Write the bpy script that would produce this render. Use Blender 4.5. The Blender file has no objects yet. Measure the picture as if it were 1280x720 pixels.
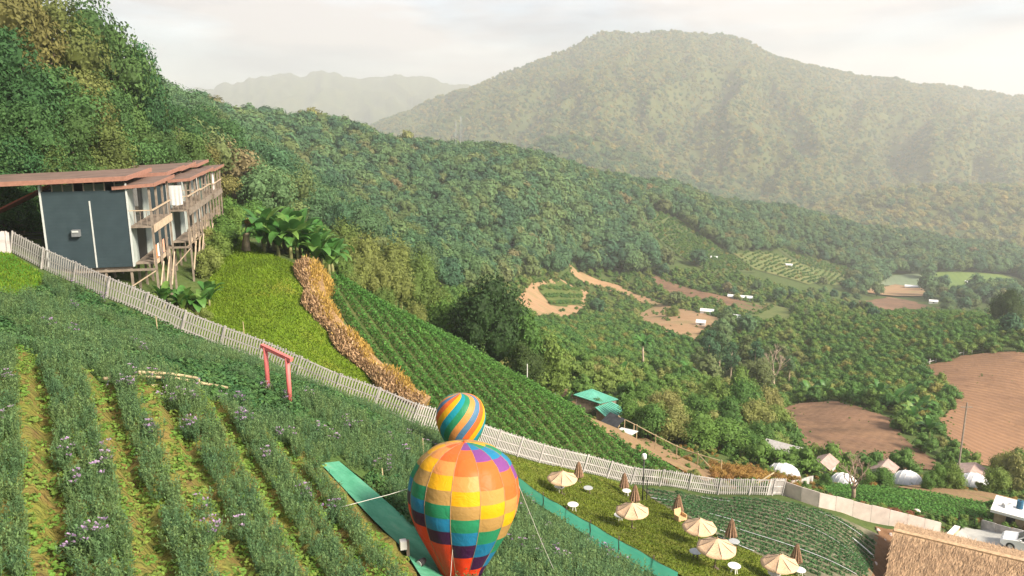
import bpy, bmesh, math, random
import numpy as np
from mathutils import Vector, Matrix, noise as mnoise
from mathutils.geometry import delaunay_2d_cdt

random.seed(7)
rng = np.random.default_rng(7)
R = math.radians
S = bpy.context.scene
COL = S.collection

# ------------------------------------------------------------------ camera
FPX, PITCH = 1000.0, R(13.0)
CP, SP = math.cos(PITCH), math.sin(PITCH)
cam_d = bpy.data.cameras.new('camera')
cam = bpy.data.objects.new('camera', cam_d)
COL.objects.link(cam)
cam_d.sensor_width = 36.0
cam_d.lens = 36.0 * FPX / 1280.0
cam_d.clip_start, cam_d.clip_end = 0.5, 30000.0
cam.location = (0, 0, 0)
cam.rotation_euler = (math.pi / 2 - PITCH, 0, 0)
S.camera = cam

# ------------------------------------------------------------------ light, sky, exposure
SUN_AZ, SUN_EL = R(124.0), R(36.0)          # azimuth from +Y, clockwise
sun_d = bpy.data.lights.new('sun', 'SUN')
sun_d.energy, sun_d.angle, sun_d.color = 4.4, R(14.0), (1.0, 0.88, 0.71)
sun = bpy.data.objects.new('sun', sun_d)
COL.objects.link(sun)
SUN_DIR = Vector((math.sin(SUN_AZ) * math.cos(SUN_EL), math.cos(SUN_AZ) * math.cos(SUN_EL), math.sin(SUN_EL)))
sun.rotation_euler = SUN_DIR.to_track_quat('Z', 'Y').to_euler()
sun.location = SUN_DIR * 300
W = bpy.data.worlds.new('World')
S.world = W
W.use_nodes = True
wn, wl = W.node_tree.nodes, W.node_tree.links
wn.clear()
sky = wn.new('ShaderNodeTexSky')
sky.sky_type = 'NISHITA'
sky.sun_disc = False
sky.sun_elevation, sky.sun_rotation = SUN_EL, SUN_AZ
sky.altitude, sky.air_density, sky.dust_density = 800, 1.0, 0.6
tc = wn.new('ShaderNodeTexCoord')
mp = wn.new('ShaderNodeMapping')
mp.inputs['Scale'].default_value = (1.6, 1.6, 7.0)
mp.inputs['Location'].default_value = (0.35, 0.1, 0.15)
n1 = wn.new('ShaderNodeTexNoise')
n1.inputs['Scale'].default_value = 2.1
n1.inputs['Detail'].default_value = 7
n1.inputs['Roughness'].default_value = 0.55
n1.inputs['Distortion'].default_value = 0.35
cr = wn.new('ShaderNodeValToRGB')
cr.color_ramp.elements[0].position, cr.color_ramp.elements[0].color = 0.40, (0.72, 0.72, 0.72, 1)
cr.color_ramp.elements[1].position, cr.color_ramp.elements[1].color = 0.56, (1, 1, 1, 1)
n2 = wn.new('ShaderNodeTexNoise')
n2.inputs['Scale'].default_value = 1.9
n2.inputs['Detail'].default_value = 6
cr2 = wn.new('ShaderNodeValToRGB')
cr2.color_ramp.elements[0].position, cr2.color_ramp.elements[0].color = 0.42, (1.36, 1.48, 1.74, 1)
cr2.color_ramp.elements[1].position, cr2.color_ramp.elements[1].color = 0.57, (2.80, 2.58, 2.50, 1)
mx = wn.new('ShaderNodeMix')
mx.data_type = 'RGBA'
bg = wn.new('ShaderNodeBackground')
bg.inputs['Strength'].default_value = 0.15
wo = wn.new('ShaderNodeOutputWorld')
wl.new(tc.outputs['Generated'], mp.inputs['Vector'])
wl.new(mp.outputs['Vector'], n1.inputs['Vector'])
wl.new(mp.outputs['Vector'], n2.inputs['Vector'])
wl.new(n1.outputs['Fac'], cr.inputs['Fac'])
wl.new(n2.outputs['Fac'], cr2.inputs['Fac'])
wl.new(cr.outputs['Color'], mx.inputs['Factor'])
wl.new(sky.outputs['Color'], mx.inputs[6])
wl.new(cr2.outputs['Color'], mx.inputs[7])
wl.new(mx.outputs[2], bg.inputs['Color'])
wl.new(bg.outputs['Background'], wo.inputs['Surface'])

vs = S.view_settings
vs.view_transform, vs.look, vs.exposure, vs.gamma = 'Standard', 'None', 1.22, 1.0
vs.use_curve_mapping = False
S.render.engine = 'CYCLES'
S.cycles.use_denoising = True
S.cycles.max_bounces = 5
S.cycles.diffuse_bounces = 3
S.cycles.transparent_max_bounces = 6
S.cycles.volume_bounces = 1

# ------------------------------------------------------------------ pixels <-> world
def pix_dir(px, py):
    u, v = (px - 640.0) / FPX, (360.0 - py) / FPX
    return np.array([u, CP + v * SP, -SP + v * CP])

def at(px, py, D):
    """the world point that lies D metres deep along the view axis"""
    return pix_dir(px, py) * D

def to_pix(x, y, z):
    x, y, z = np.asarray(x, float), np.asarray(y, float), np.asarray(z, float)
    d = y * CP - z * SP
    up = y * SP + z * CP
    d = np.where(np.abs(d) < 1e-3, 1e-3, d)
    return 640 + FPX * x / d, 360 - FPX * up / d, d

# ------------------------------------------------------------------ the terrain's height field
CTRL_PIX = [
    # field slope below the camera
    (0,720,14),(150,720,15),(300,720,17),(450,720,20.5),(575,720,25),(700,720,29),(850,720,36),(1000,720,44),(1090,722,50),(1115,740,54),(1200,745,58),(1280,765,60),
    (0,600,17),(150,600,19),(300,600,22),(450,600,28),(560,600,36),
    (0,500,21),(150,500,23.5),(300,500,29.5),(420,500,38.5),
    (0,420,29),(100,410,36),(200,430,39),(300,460,40),
    # under the white fence
    (14,316,48),(57,339,47.5),(137,375,46.5),(220,412,46.5),(308,446,46.5),(402,488,46.5),(514,531,47),(554,542,48),
    (640,569,53),(687,582,56),(732,591,58.5),(795,606,61),(879,617,62),(959,620,62),(1015,632,63),(1054,641,63.5),(1126,659,64),(1174,671,64.5),
    # lawn with the parasols
    (702,615,50),(790,655,46),(893,705,39.5),(660,620,45.5),(750,670,40.5),(850,640,52),(930,680,47.5),(1000,660,54),
    # slope behind the fence, hedge and crop field up to the crest
    (180,370,50),(250,390,54),(300,330,62),(350,380,56),(390,330,66),(440,420,58),(480,450,57),
    (420,352,66),(500,395,71),(578,435,75),(660,482,71.5),(740,530,68.5),(830,580,66.5),(880,602,66),
    (600,500,61),
    # behind the crest (hidden)
    (430,385,85),(500,440,95),(580,490,105),(660,525,100),(740,560,92),
    (330,300,80),(400,345,110),(300,290,100),
    # houses and the wooded bank
    (110,318,54),(60,300,56),(200,330,60),(240,320,66),(100,262,72),(0,262,62),(265,300,76),
    (0,200,100),(100,195,120),(200,200,140),(300,235,150),(0,120,150),(100,130,190),
    # path, shed, shrubs below
    (800,552,78),(770,538,80),(850,577,76),(750,515,100),(700,480,110),(900,575,85),(900,545,100),(970,590,86),(950,560,100),
    (1100,620,76),(1240,640,76),(1220,672,68),(1060,640,68),(1280,680,66),
    (1040,600,90),(1135,606,88),(1215,610,88),(1280,620,88),
    # ploughed fields on the right
    (1150,585,104),(1060,560,112),(980,520,138),(1060,505,148),(1160,540,125),(1230,575,120),(1200,510,150),(1240,445,195),(1280,440,195),
    # orchard, tall trees, valley
    (890,485,200),(1000,482,200),(850,470,170),(780,470,150),(1100,440,225),(1050,405,300),(1200,400,290),(1257,410,250),(960,400,320),
    (700,430,190),(800,420,260),(840,395,330),(720,337,420),(690,375,330),(640,390,260),(900,360,430),(940,378,400),(1010,350,520),
    (1170,355,620),(1100,350,640),(1240,360,620),(1100,385,480),(1200,372,520),
    (560,400,150),(600,360,240),(480,335,170),(400,280,180),
    # wooded hill: face and ridge
    (350,240,220),(400,250,300),(500,300,280),(600,300,330),(700,280,430),(850,300,520),(1000,330,600),(560,240,380),(820,260,560),
    (240,150,330),(400,172,430),(550,200,500),(700,218,560),(850,250,640),(1000,275,720),(1150,303,800),(1270,325,900),
    # behind the ridge
    (240,200,520),(400,215,640),(550,240,740),(700,258,820),(850,285,920),(1000,305,1020),(1150,325,1100),(1270,335,1150),
]
CTRL_WORLD = [  # azimuth in degrees, range, height
    (-60,8,-7.0),(-30,8,-8.2),(0,8,-9.4),(30,8,-10.5),(60,8,-11.5),(-60,20,-5.5),(-60,45,-1.0),(-50,60,-1.5),
    (-62,90,9),(-62,160,30),(-62,320,72),(-60,600,150),(-62,1000,215),(-45,130,9),(-45,260,42),(-45,500,95),(-45,900,160),
    (-36,180,2),(-36,350,12),(-36,600,40),
    (60,20,-17),(60,45,-31),(60,80,-44),(60,160,-62),(60,320,-90),(60,640,-135),(60,1100,-180),
    (42,60,-35),(42,90,-43),(42,160,-58),(42,320,-85),(42,700,-150),(42,1100,-185),
]

def _build():
    pts, val = [], []
    for px, py, D in CTRL_PIX:
        p = at(px, py, D)
        pts.append((math.atan2(p[0], p[1]), math.hypot(p[0], p[1]))); val.append(p[2])
    for a, r, z in CTRL_WORLD:
        pts.append((R(a), r)); val.append(z)
    for k in range(-62, 63, 8):       # the far plain
        for r in (1600, 2600, 4500, 9000):
            pts.append((R(k), r)); val.append(-190 if k > -40 or r > 2000 else 60)
    pts, val = np.array(pts), np.array(val)
    q = np.stack([pts[:, 0] * 2.2, np.log(pts[:, 1])], 1)
    w = val / (pts[:, 1] + 25.0)
    d = np.linalg.norm(q[:, None] - q[None], axis=2)
    n = len(q)
    K = np.where(d > 0, d * d * np.log(np.maximum(d, 1e-9)), 0.0) + np.eye(n) * 4e-4
    P = np.concatenate([np.ones((n, 1)), q], 1)
    A = np.block([[K, P], [P.T, np.zeros((3, 3))]])
    sol = np.linalg.solve(A, np.concatenate([w, np.zeros(3)]))
    return q, sol[:n], sol[n:]
_Q, _WT, _PL = _build()

def H(x, y):
    x, y = np.asarray(x, float), np.asarray(y, float)
    shp = x.shape
    x, y = x.ravel(), y.ravel()
    r = np.maximum(np.hypot(x, y), 4.0)
    th = np.clip(np.arctan2(x, y), R(-75), R(75))
    out = np.empty(len(x))
    for i in range(0, len(x), 20000):
        q = np.stack([th[i:i+20000] * 2.2, np.log(r[i:i+20000])], 1)
        d2 = ((q[:, None] - _Q[None]) ** 2).sum(2)
        k = 0.5 * d2 * np.log(np.maximum(d2, 1e-18))
        out[i:i+20000] = k @ _WT + _PL[0] + q @ _PL[1:]
    return (out * (r + 25.0)).reshape(shp)

def h1(x, y):
    return float(H(np.array([x]), np.array([y]))[0])

_RR = np.geomspace(9.0, 3000.0, 1500)
def ground(px, py, rmin=9.0):
    """first point of the terrain behind a pixel of the photograph"""
    d = pix_dir(px, py)
    h = math.hypot(d[0], d[1])
    dx, dy, s = d[0] / h, d[1] / h, d[2] / h
    rr = _RR[_RR >= rmin]
    diff = s * rr - H(dx * rr, dy * rr)
    k = np.where((diff[:-1] > 0) & (diff[1:] <= 0))[0]
    if len(k) == 0:
        k = [int(np.argmin(np.abs(diff)))]
        r = rr[k[0]]
    else:
        k = k[0]
        t = diff[k] / (diff[k] - diff[k + 1])
        r = rr[k] + t * (rr[k + 1] - rr[k])
    x, y = dx * r, dy * r
    return Vector((x, y, h1(x, y)))

def gpoly(pix, rmin=9.0):
    return [ground(a, b, rmin) for a, b in pix]

def in_poly(x, y, poly):
    """vectorised point-in-polygon"""
    x, y = np.asarray(x), np.asarray(y)
    ins = np.zeros(x.shape, bool)
    n = len(poly)
    for i in range(n):
        x0, y0 = poly[i][0], poly[i][1]
        x1, y1 = poly[(i + 1) % n][0], poly[(i + 1) % n][1]
        c = ((y0 > y) != (y1 > y)) & (x < (x1 - x0) * (y - y0) / ((y1 - y0) if y1 != y0 else 1e-12) + x0)
        ins ^= c
    return ins

# visibility grid: the running maximum of the slope along each azimuth
_VT = np.radians(np.linspace(-42, 42, 337))
_VR = np.geomspace(9, 2500, 500)
_vx = np.sin(_VT)[:, None] * _VR[None]
_vy = np.cos(_VT)[:, None] * _VR[None]
_VM = np.maximum.accumulate(H(_vx, _vy) / _VR[None], axis=1)
def visible(x, y, ztop):
    th, r = np.arctan2(x, y), np.hypot(x, y)
    i = np.clip(np.round((th - _VT[0]) / (_VT[1] - _VT[0])).astype(int), 0, len(_VT) - 1)
    j = np.clip(np.searchsorted(_VR, r) - 1, 0, len(_VR) - 1)
    return ztop / r >= _VM[i, j] - 0.004

# ------------------------------------------------------------------ mesh and object helpers
def tag(o, label=None, cat=None, group=None, kind=None):
    if label: o['label'] = label
    if cat: o['category'] = cat
    if group: o['group'] = group
    if kind: o['kind'] = kind
    return o

def link(o, parent=None):
    COL.objects.link(o)
    if parent is not None:
        o.parent = parent
    return o

def mesh_np(name, V, F, mats=(), smooth=False, tint=None, mi=None):
    """mesh from an (n,3) array and an (m,3|4) face array, or a list of such arrays"""
    V = np.asarray(V, np.float32)
    FS = F if isinstance(F, list) else [F]
    FS = [np.asarray(f, np.int32) for f in FS if len(f)]
    me = bpy.data.meshes.new(name)
    me.vertices.add(len(V))
    me.vertices.foreach_set('co', V.ravel())
    loops = np.concatenate([f.ravel() for f in FS])
    tot = np.concatenate([np.full(len(f), f.shape[1], np.int32) for f in FS])
    start = np.concatenate([[0], np.cumsum(tot)[:-1]]).astype(np.int32)
    me.loops.add(len(loops))
    me.loops.foreach_set('vertex_index', loops)
    me.polygons.add(len(tot))
    me.polygons.foreach_set('loop_start', start)
    try:
        me.polygons.foreach_set('loop_total', tot)
    except Exception:
        pass
    if mi is not None:
        me.polygons.foreach_set('material_index', np.asarray(mi, np.int32))
    me.update(calc_edges=True)
    me.polygons.foreach_set('use_smooth', np.full(len(tot), bool(smooth)))
    if tint is not None:
        a = me.attributes.new('tint', 'FLOAT', 'FACE')
        a.data.foreach_set('value', np.asarray(tint, np.float32))
    for m in (mats if isinstance(mats, (list, tuple)) else [mats]):
        me.materials.append(m)
    return me

def obj(name, me, parent=None, loc=None, rz=None):
    o = bpy.data.objects.new(name, me)
    link(o, parent)
    if loc is not None: o.location = loc
    if rz is not None: o.rotation_euler = (0, 0, rz)
    return o

def empty(name, loc=(0, 0, 0), rz=0.0):
    o = bpy.data.objects.new(name, None)
    o.empty_display_size = 0.2
    link(o)
    o.location = loc
    o.rotation_euler = (0, 0, rz)
    return o

class MB:
    """collects simple solids into one mesh"""
    def __init__(self):
        self.v, self.f3, self.f4 = [], [], []
    def _add(self, v, f):
        b = len(self.v)
        self.v += [tuple(p) for p in v]
        for q in f:
            (self.f4 if len(q) == 4 else self.f3).append([b + i for i in q])
    def hexa(self, p):
        """8 corners: bottom ring 0-3, top ring 4-7"""
        self._add(p, [(3,2,1,0),(4,5,6,7),(0,1,5,4),(1,2,6,5),(2,3,7,6),(3,0,4,7)])
        return self
    def box(self, a, b):
        (x0,y0,z0),(x1,y1,z1) = a, b
        return self.hexa([(x0,y0,z0),(x1,y0,z0),(x1,y1,z0),(x0,y1,z0),(x0,y0,z1),(x1,y0,z1),(x1,y1,z1),(x0,y1,z1)])
    def bar(self, a, b, w, h=None, up=(0,0,1)):
        """a box from a to b of width w and height h"""
        h = w if h is None else h
        a, b, up = Vector(a), Vector(b), Vector(up)
        d = (b - a).normalized()
        if abs(d.dot(up)) > 0.98: up = Vector((0, 1, 0))
        s = d.cross(up).normalized() * (w / 2)
        t = s.normalized().cross(d).normalized() * (h / 2)
        return self.hexa([a-s-t, b-s-t, b+s-t, a+s-t, a-s+t, b-s+t, b+s+t, a+s+t])
    def tube(self, pts, rad, n=6, cap=True):
        pts = [Vector(p) for p in pts]
        rad = rad if isinstance(rad, (list, tuple)) else [rad] * len(pts)
        rings = []
        for i, p in enumerate(pts):
            d = (pts[min(i+1, len(pts)-1)] - pts[max(i-1, 0)]).normalized()
            u = Vector((0, 0, 1)) if abs(d.z) < 0.9 else Vector((1, 0, 0))
            s = d.cross(u).normalized(); t = s.cross(d)
            rings.append([p + (s*math.cos(2*math.pi*k/n) + t*math.sin(2*math.pi*k/n)) * rad[i] for k in range(n)])
        v = [q for r_ in rings for q in r_]
        f = []
        for i in range(len(pts)-1):
            for k in range(n):
                f.append((i*n+k, i*n+(k+1)%n, (i+1)*n+(k+1)%n, (i+1)*n+k))
        if cap:
            v += [pts[0], pts[-1]]
            a, b = len(v)-2, len(v)-1
            for k in range(n):
                f.append((a, (k+1)%n, k)); f.append((b, (len(pts)-1)*n+k, (len(pts)-1)*n+(k+1)%n))
        self._add(v, f)
        return self
    def lathe(self, prof, n=16, c=(0,0,0)):
        """profile of (radius, z) turned about z; zero radius closes to a point ring"""
        v, f = [], []
        for r_, z in prof:
            for k in range(n):
                a = 2*math.pi*k/n
                v.append((c[0]+r_*math.cos(a), c[1]+r_*math.sin(a), c[2]+z))
        for i in range(len(prof)-1):
            for k in range(n):
                f.append((i*n+k, i*n+(k+1)%n, (i+1)*n+(k+1)%n, (i+1)*n+k))
        self._add(v, f)
        return self
    def mesh(self, name, mat, smooth=False):
        F = []
        if self.f3: F.append(np.array(self.f3))
        if self.f4: F.append(np.array(self.f4))
        return mesh_np(name, np.array(self.v), F, mat, smooth)
    def build(self, name, mat, parent=None, smooth=False, loc=None, rz=None):
        return obj(name, self.mesh(name, mat, smooth), parent, loc, rz)

# ------------------------------------------------------------------ materials
def new_mat(name):
    m = bpy.data.materials.new(name)
    m.use_nodes = True
    nt = m.node_tree
    p = nt.nodes['Principled BSDF']
    return m, nt, nt.nodes, nt.links, p

def ramp(nodes, stops):
    r_ = nodes.new('ShaderNodeValToRGB')
    el = r_.color_ramp.elements
    while len(el) < len(stops): el.new(0.5)
    for e, (pos, c) in zip(el, stops):
        e.position = pos; e.color = (*c, 1)
    return r_

def mat_plain(name, col, rough=0.6, metal=0.0, var=0.12, scale=6.0, spec=0.3, bump=0.0):
    """a colour with soft weathering"""
    m, nt, N, L, p = new_mat(name)
    t = N.new('ShaderNodeTexCoord'); n = N.new('ShaderNodeTexNoise')
    n.inputs['Scale'].default_value = scale; n.inputs['Detail'].default_value = 5
    r_ = ramp(N, [(0.3, [c*(1-var) for c in col]), (0.7, [min(1, c*(1+var)) for c in col])])
    L.new(t.outputs['Object'], n.inputs['Vector']); L.new(n.outputs['Fac'], r_.inputs['Fac'])
    L.new(r_.outputs['Color'], p.inputs['Base Color'])
    p.inputs['Roughness'].default_value = rough; p.inputs['Metallic'].default_value = metal
    p.inputs['Specular IOR Level'].default_value = spec
    if bump:
        b = N.new('ShaderNodeBump'); b.inputs['Strength'].default_value = bump
        L.new(n.outputs['Fac'], b.inputs['Height']); L.new(b.outputs['Normal'], p.inputs['Normal'])
    return m

def mat_leaf(name, stops, dark=0.88, light=1.62, trans=0.25, rough=0.65):
    """foliage: one hue per plant, lighter and darker leaves within it"""
    m, nt, N, L, p = new_mat(name)
    oi = N.new('ShaderNodeObjectInfo')
    r_ = ramp(N, stops)
    L.new(oi.outputs['Random'], r_.inputs['Fac'])
    at_ = N.new('ShaderNodeAttribute'); at_.attribute_name = 'tint'
    mr = N.new('ShaderNodeMapRange')
    mr.inputs['To Min'].default_value = dark; mr.inputs['To Max'].default_value = light
    L.new(at_.outputs['Fac'], mr.inputs['Value'])
    mu = N.new('ShaderNodeVectorMath'); mu.operation = 'MULTIPLY'
    cx = N.new('ShaderNodeCombineXYZ')
    for k in range(3): L.new(mr.outputs['Result'], cx.inputs[k])
    L.new(r_.outputs['Color'], mu.inputs[0]); L.new(cx.outputs[0], mu.inputs[1])
    L.new(mu.outputs[0], p.inputs['Base Color'])
    p.inputs['Roughness'].default_value = rough
    p.inputs['Specular IOR Level'].default_value = 0.2
    if trans:
        tr = N.new('ShaderNodeBsdfTranslucent'); ms = N.new('ShaderNodeMixShader')
        ms.inputs[0].default_value = trans
        L.new(mu.outputs[0], tr.inputs['Color'])
        L.new(p.outputs[0], ms.inputs[1]); L.new(tr.outputs[0], ms.inputs[2])
        L.new(ms.outputs[0], N['Material Output'].inputs['Surface'])
    return m

def mat_ground(name, layers, rough=0.95, bump=0.4, bscale=3.0, rows=None):
    """layers: list of (noise scale, [(pos, colour), ...]); later layers are mixed in by a second noise.
    rows: (angle, spacing, colour, strength) adds furrow lines"""
    m, nt, N, L, p = new_mat(name)
    t = N.new('ShaderNodeNewGeometry')
    prev = None
    for k, (sc, stops) in enumerate(layers):
        n = N.new('ShaderNodeTexNoise'); n.inputs['Scale'].default_value = sc
        n.inputs['Detail'].default_value = 8; n.inputs['Roughness'].default_value = 0.6
        L.new(t.outputs['Position'], n.inputs['Vector'])
        r_ = ramp(N, stops); L.new(n.outputs['Fac'], r_.inputs['Fac'])
        if prev is None: prev = r_.outputs['Color']
        else:
            mm = N.new('ShaderNodeMix'); mm.data_type = 'RGBA'
            n2 = N.new('ShaderNodeTexNoise'); n2.inputs['Scale'].default_value = sc * 0.31
            n2.inputs['Detail'].default_value = 6
            L.new(t.outputs['Position'], n2.inputs['Vector'])
            f = ramp(N, [(0.42, (0,0,0)), (0.58, (1,1,1))]); L.new(n2.outputs['Fac'], f.inputs['Fac'])
            L.new(f.outputs['Color'], mm.inputs['Factor'])
            L.new(prev, mm.inputs[6]); L.new(r_.outputs['Color'], mm.inputs[7])
            prev = mm.outputs[2]
    if rows:
        ang, sp, colr, st = rows
        mpn = N.new('ShaderNodeMapping'); mpn.inputs['Rotation'].default_value = (0, 0, ang)
        L.new(t.outputs['Position'], mpn.inputs['Vector'])
        wv = N.new('ShaderNodeTexWave'); wv.inputs['Scale'].default_value = 0.314 / sp
        wv.inputs['Distortion'].default_value = 1.2; wv.inputs['Detail'].default_value = 3
        wv.inputs['Detail Scale'].default_value = 0.6
        L.new(mpn.outputs[0], wv.inputs['Vector'])
        mm = N.new('ShaderNodeMix'); mm.data_type = 'RGBA'
        mlt = N.new('ShaderNodeMath'); mlt.operation = 'MULTIPLY'; mlt.inputs[1].default_value = st
        L.new(wv.outputs['Fac'], mlt.inputs[0]); L.new(mlt.outputs[0], mm.inputs['Factor'])
        L.new(prev, mm.inputs[6]); mm.inputs[7].default_value = (*colr, 1)
        prev = mm.outputs[2]
    L.new(prev, p.inputs['Base Color'])
    p.inputs['Roughness'].default_value = rough
    p.inputs['Specular IOR Level'].default_value = 0.1
    if bump:
        nb = N.new('ShaderNodeTexNoise'); nb.inputs['Scale'].default_value = bscale; nb.inputs['Detail'].default_value = 6
        L.new(t.outputs['Position'], nb.inputs['Vector'])
        b = N.new('ShaderNodeBump'); b.inputs['Strength'].default_value = bump; b.inputs['Distance'].default_value = 0.3
        L.new(nb.outputs['Fac'], b.inputs['Height']); L.new(b.outputs['Normal'], p.inputs['Normal'])
    return m

# ------------------------------------------------------------------ the ground, one sheet to the far plain
M_GROUND = mat_ground('undergrowth', [
    (0.35, [(0.3, (0.045,0.075,0.022)), (0.55, (0.07,0.105,0.032)), (0.8, (0.12,0.11,0.05))]),
    (0.9, [(0.3, (0.05,0.085,0.026)), (0.7, (0.10,0.13,0.04))])])
nt_, nr_ = 400, 420
tt = np.radians(np.linspace(-72, 72, nt_))
rr = np.geomspace(5.0, 6400.0, nr_)
gx = np.sin(tt)[:, None] * rr[None]; gy = np.cos(tt)[:, None] * rr[None]
gz = H(gx, gy)
idx = np.arange(nt_ * nr_).reshape(nt_, nr_)
Fg = np.stack([idx[:-1, :-1].ravel(), idx[:-1, 1:].ravel(), idx[1:, 1:].ravel(), idx[1:, :-1].ravel()], 1)[:, ::-1]
g = obj('ground', mesh_np('ground', np.stack([gx.ravel(), gy.ravel(), gz.ravel()], 1), Fg, M_GROUND, True))
tag(g, kind='structure', label='green valley floor and hillsides under the woods and fields')

# ------------------------------------------------------------------ mountains
def fbm(x, y, seed, octs=5):
    """value noise on arrays"""
    out = np.zeros_like(x); amp = 1.0; tot = 0.0
    r_ = np.random.default_rng(seed)
    for o in range(octs):
        tab = r_.random((64, 64))
        xi, yi = np.floor(x).astype(int), np.floor(y).astype(int)
        fx, fy = x - xi, y - yi
        fx, fy = fx*fx*(3-2*fx), fy*fy*(3-2*fy)
        a = tab[xi % 64, yi % 64]; b = tab[(xi+1) % 64, yi % 64]
        c = tab[xi % 64, (yi+1) % 64]; d = tab[(xi+1) % 64, (yi+1) % 64]
        out += amp * ((a*(1-fx)+b*fx)*(1-fy) + (c*(1-fx)+d*fx)*fy)
        tot += amp; amp *= 0.52; x = x * 2.03 + 11.3; y = y * 2.03 + 5.7
    return out / tot

M_MOUNT = mat_ground('mountain_forest', [
    (0.012, [(0.3, (0.048,0.070,0.026)), (0.5, (0.078,0.098,0.034)), (0.72, (0.13,0.125,0.045))]),
    (0.05, [(0.35, (0.050,0.072,0.026)), (0.68, (0.11,0.112,0.040))])], bump=0.6, bscale=0.08)

def hill(name, label, prof, D0, D1, py_base, seed, amp, npx, nd, spur=7.0, lean=0.0, rough_=5.0):
    """a ridge whose skyline follows prof [(px, py)]; its foot lies D0 metres out, its crest D1"""
    pxs = np.linspace(prof[0][0], prof[-1][0], npx)
    crest = np.interp(pxs, [a for a, b in prof], [b for a, b in prof])
    crest = crest + rough_*(fbm(pxs/14.0, pxs*0+seed, seed+1, 4) - 0.5)
    t = np.linspace(-0.12, 1.35, nd)
    X = np.zeros((npx, nd)); Y = X.copy(); Z = X.copy()
    U = ((pxs - 640) / FPX)[:, None] * np.ones(nd)[None]
    T = np.ones(npx)[:, None] * t[None]
    v = (360 - crest) / FPX
    zt = (-SP + v*CP) / (CP + v*SP)                 # crest slope
    vb = (360 - py_base) / FPX
    zb = (-SP + vb*CP) / (CP + vb*SP)
    y1, y0 = D1, D0
    Yc = y0 + (y1 - y0) * T
    top = (zt * y1)[:, None]; bot = zb * y0
    Tc = np.clip(T, 0, 1)
    Zc = bot + (top - bot) * Tc ** 1.1
    Zc = np.where(T > 1, top - (T - 1) * 900, Zc)
    Zc = np.where(T < 0, bot + T * 500, Zc)
    Xc = U * Yc / CP
    Xw = U * (y0*0.6 + y1*0.4)
    warp = fbm(Xw / 700 + 3, T * 1.3, seed + 9, 3) - 0.5
    sp = fbm(Xw / 90 / spur * 3 + warp * 1.6 + lean * T, T * 2.6 + 4, seed, 5)
    ridged = 1 - np.abs(2 * sp - 1) * 2.2
    fine = fbm(Xc / 60, Yc / 60, seed + 3, 4) - 0.5
    env = np.sin(np.pi * np.clip(T, 0, 1)) ** 0.7
    Z = Zc + amp * (ridged - 0.35) * env + amp * 0.22 * fine * np.clip(T * 4 + 0.4, 0, 1)
    idx = np.arange(npx * nd).reshape(npx, nd)
    F = np.stack([idx[:-1, :-1].ravel(), idx[1:, :-1].ravel(), idx[1:, 1:].ravel(), idx[:-1, 1:].ravel()], 1)
    o = obj(name, mesh_np(name, np.stack([Xc.ravel(), Yc.ravel(), Z.ravel()], 1), F, M_MOUNT, True))
    tag(o, kind='structure', label=label)
    return Xc, Yc, Z

MT = hill('mountain', 'broad wooded mountain with a flat-topped summit above the valley',
     [(200,250),(300,225),(420,190),(480,154),(540,128),(600,105),(660,80),(700,62),(725,48),(745,38),(800,40),(850,41),(890,45),(920,55),(960,75),(1000,84),(1050,95),(1090,98),(1120,107),(1160,108),(1200,115),(1280,122),(1400,140),(1700,190),(2200,230)],
     1250, 2600, 318, 21, 88, 420, 150)
FAR = hill('distant_mountain_range', 'pale far mountain range fading into the haze',
     [(-300,190),(0,170),(150,150),(240,118),(300,106),(340,99),(380,91),(430,92),(470,97),(500,95),(540,98),(580,103),(640,112),(760,130),(900,160),(1200,200)],
     3600, 5200, 200, 33, 90, 420, 60, rough_=16.0)
SPUR = hill('foothill', 'darker wooded foothill in front of the mountain',
     [(520,260),(600,222),(650,192),(690,172),(720,168),(760,182),(800,200),(860,228),(960,262),(1050,290)],
     1050, 1420, 300, 45, 22, 160, 60)

GOLDHILL = hill('sun_painted_foothill', 'low foothill at the base of the mountain with golden sunlight put into its tree colour',
     [(860,330),(930,296),(990,270),(1050,250),(1110,238),(1180,230),(1250,234),(1330,245),(1500,275)],
     1000, 1330, 325, 58, 26, 180, 60)

# ------------------------------------------------------------------ sheets laid on the ground
def densify(poly, step):
    out = []
    n = len(poly)
    for i in range(n):
        a, b = Vector(poly[i][:2]), Vector(poly[(i+1) % n][:2])
        k = max(1, int((b - a).length / step))
        for j in range(k): out.append(a + (b - a) * (j / k))
    return out

def roughen(poly, amp, seed):
    f = 0.25 / amp
    return [Vector((p[0] + amp*1.6*mnoise.noise(Vector((p[0]*f, p[1]*f, seed))), p[1] + amp*1.6*mnoise.noise(Vector((p[0]*f+40, p[1]*f, seed))))) for p in poly]

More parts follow.
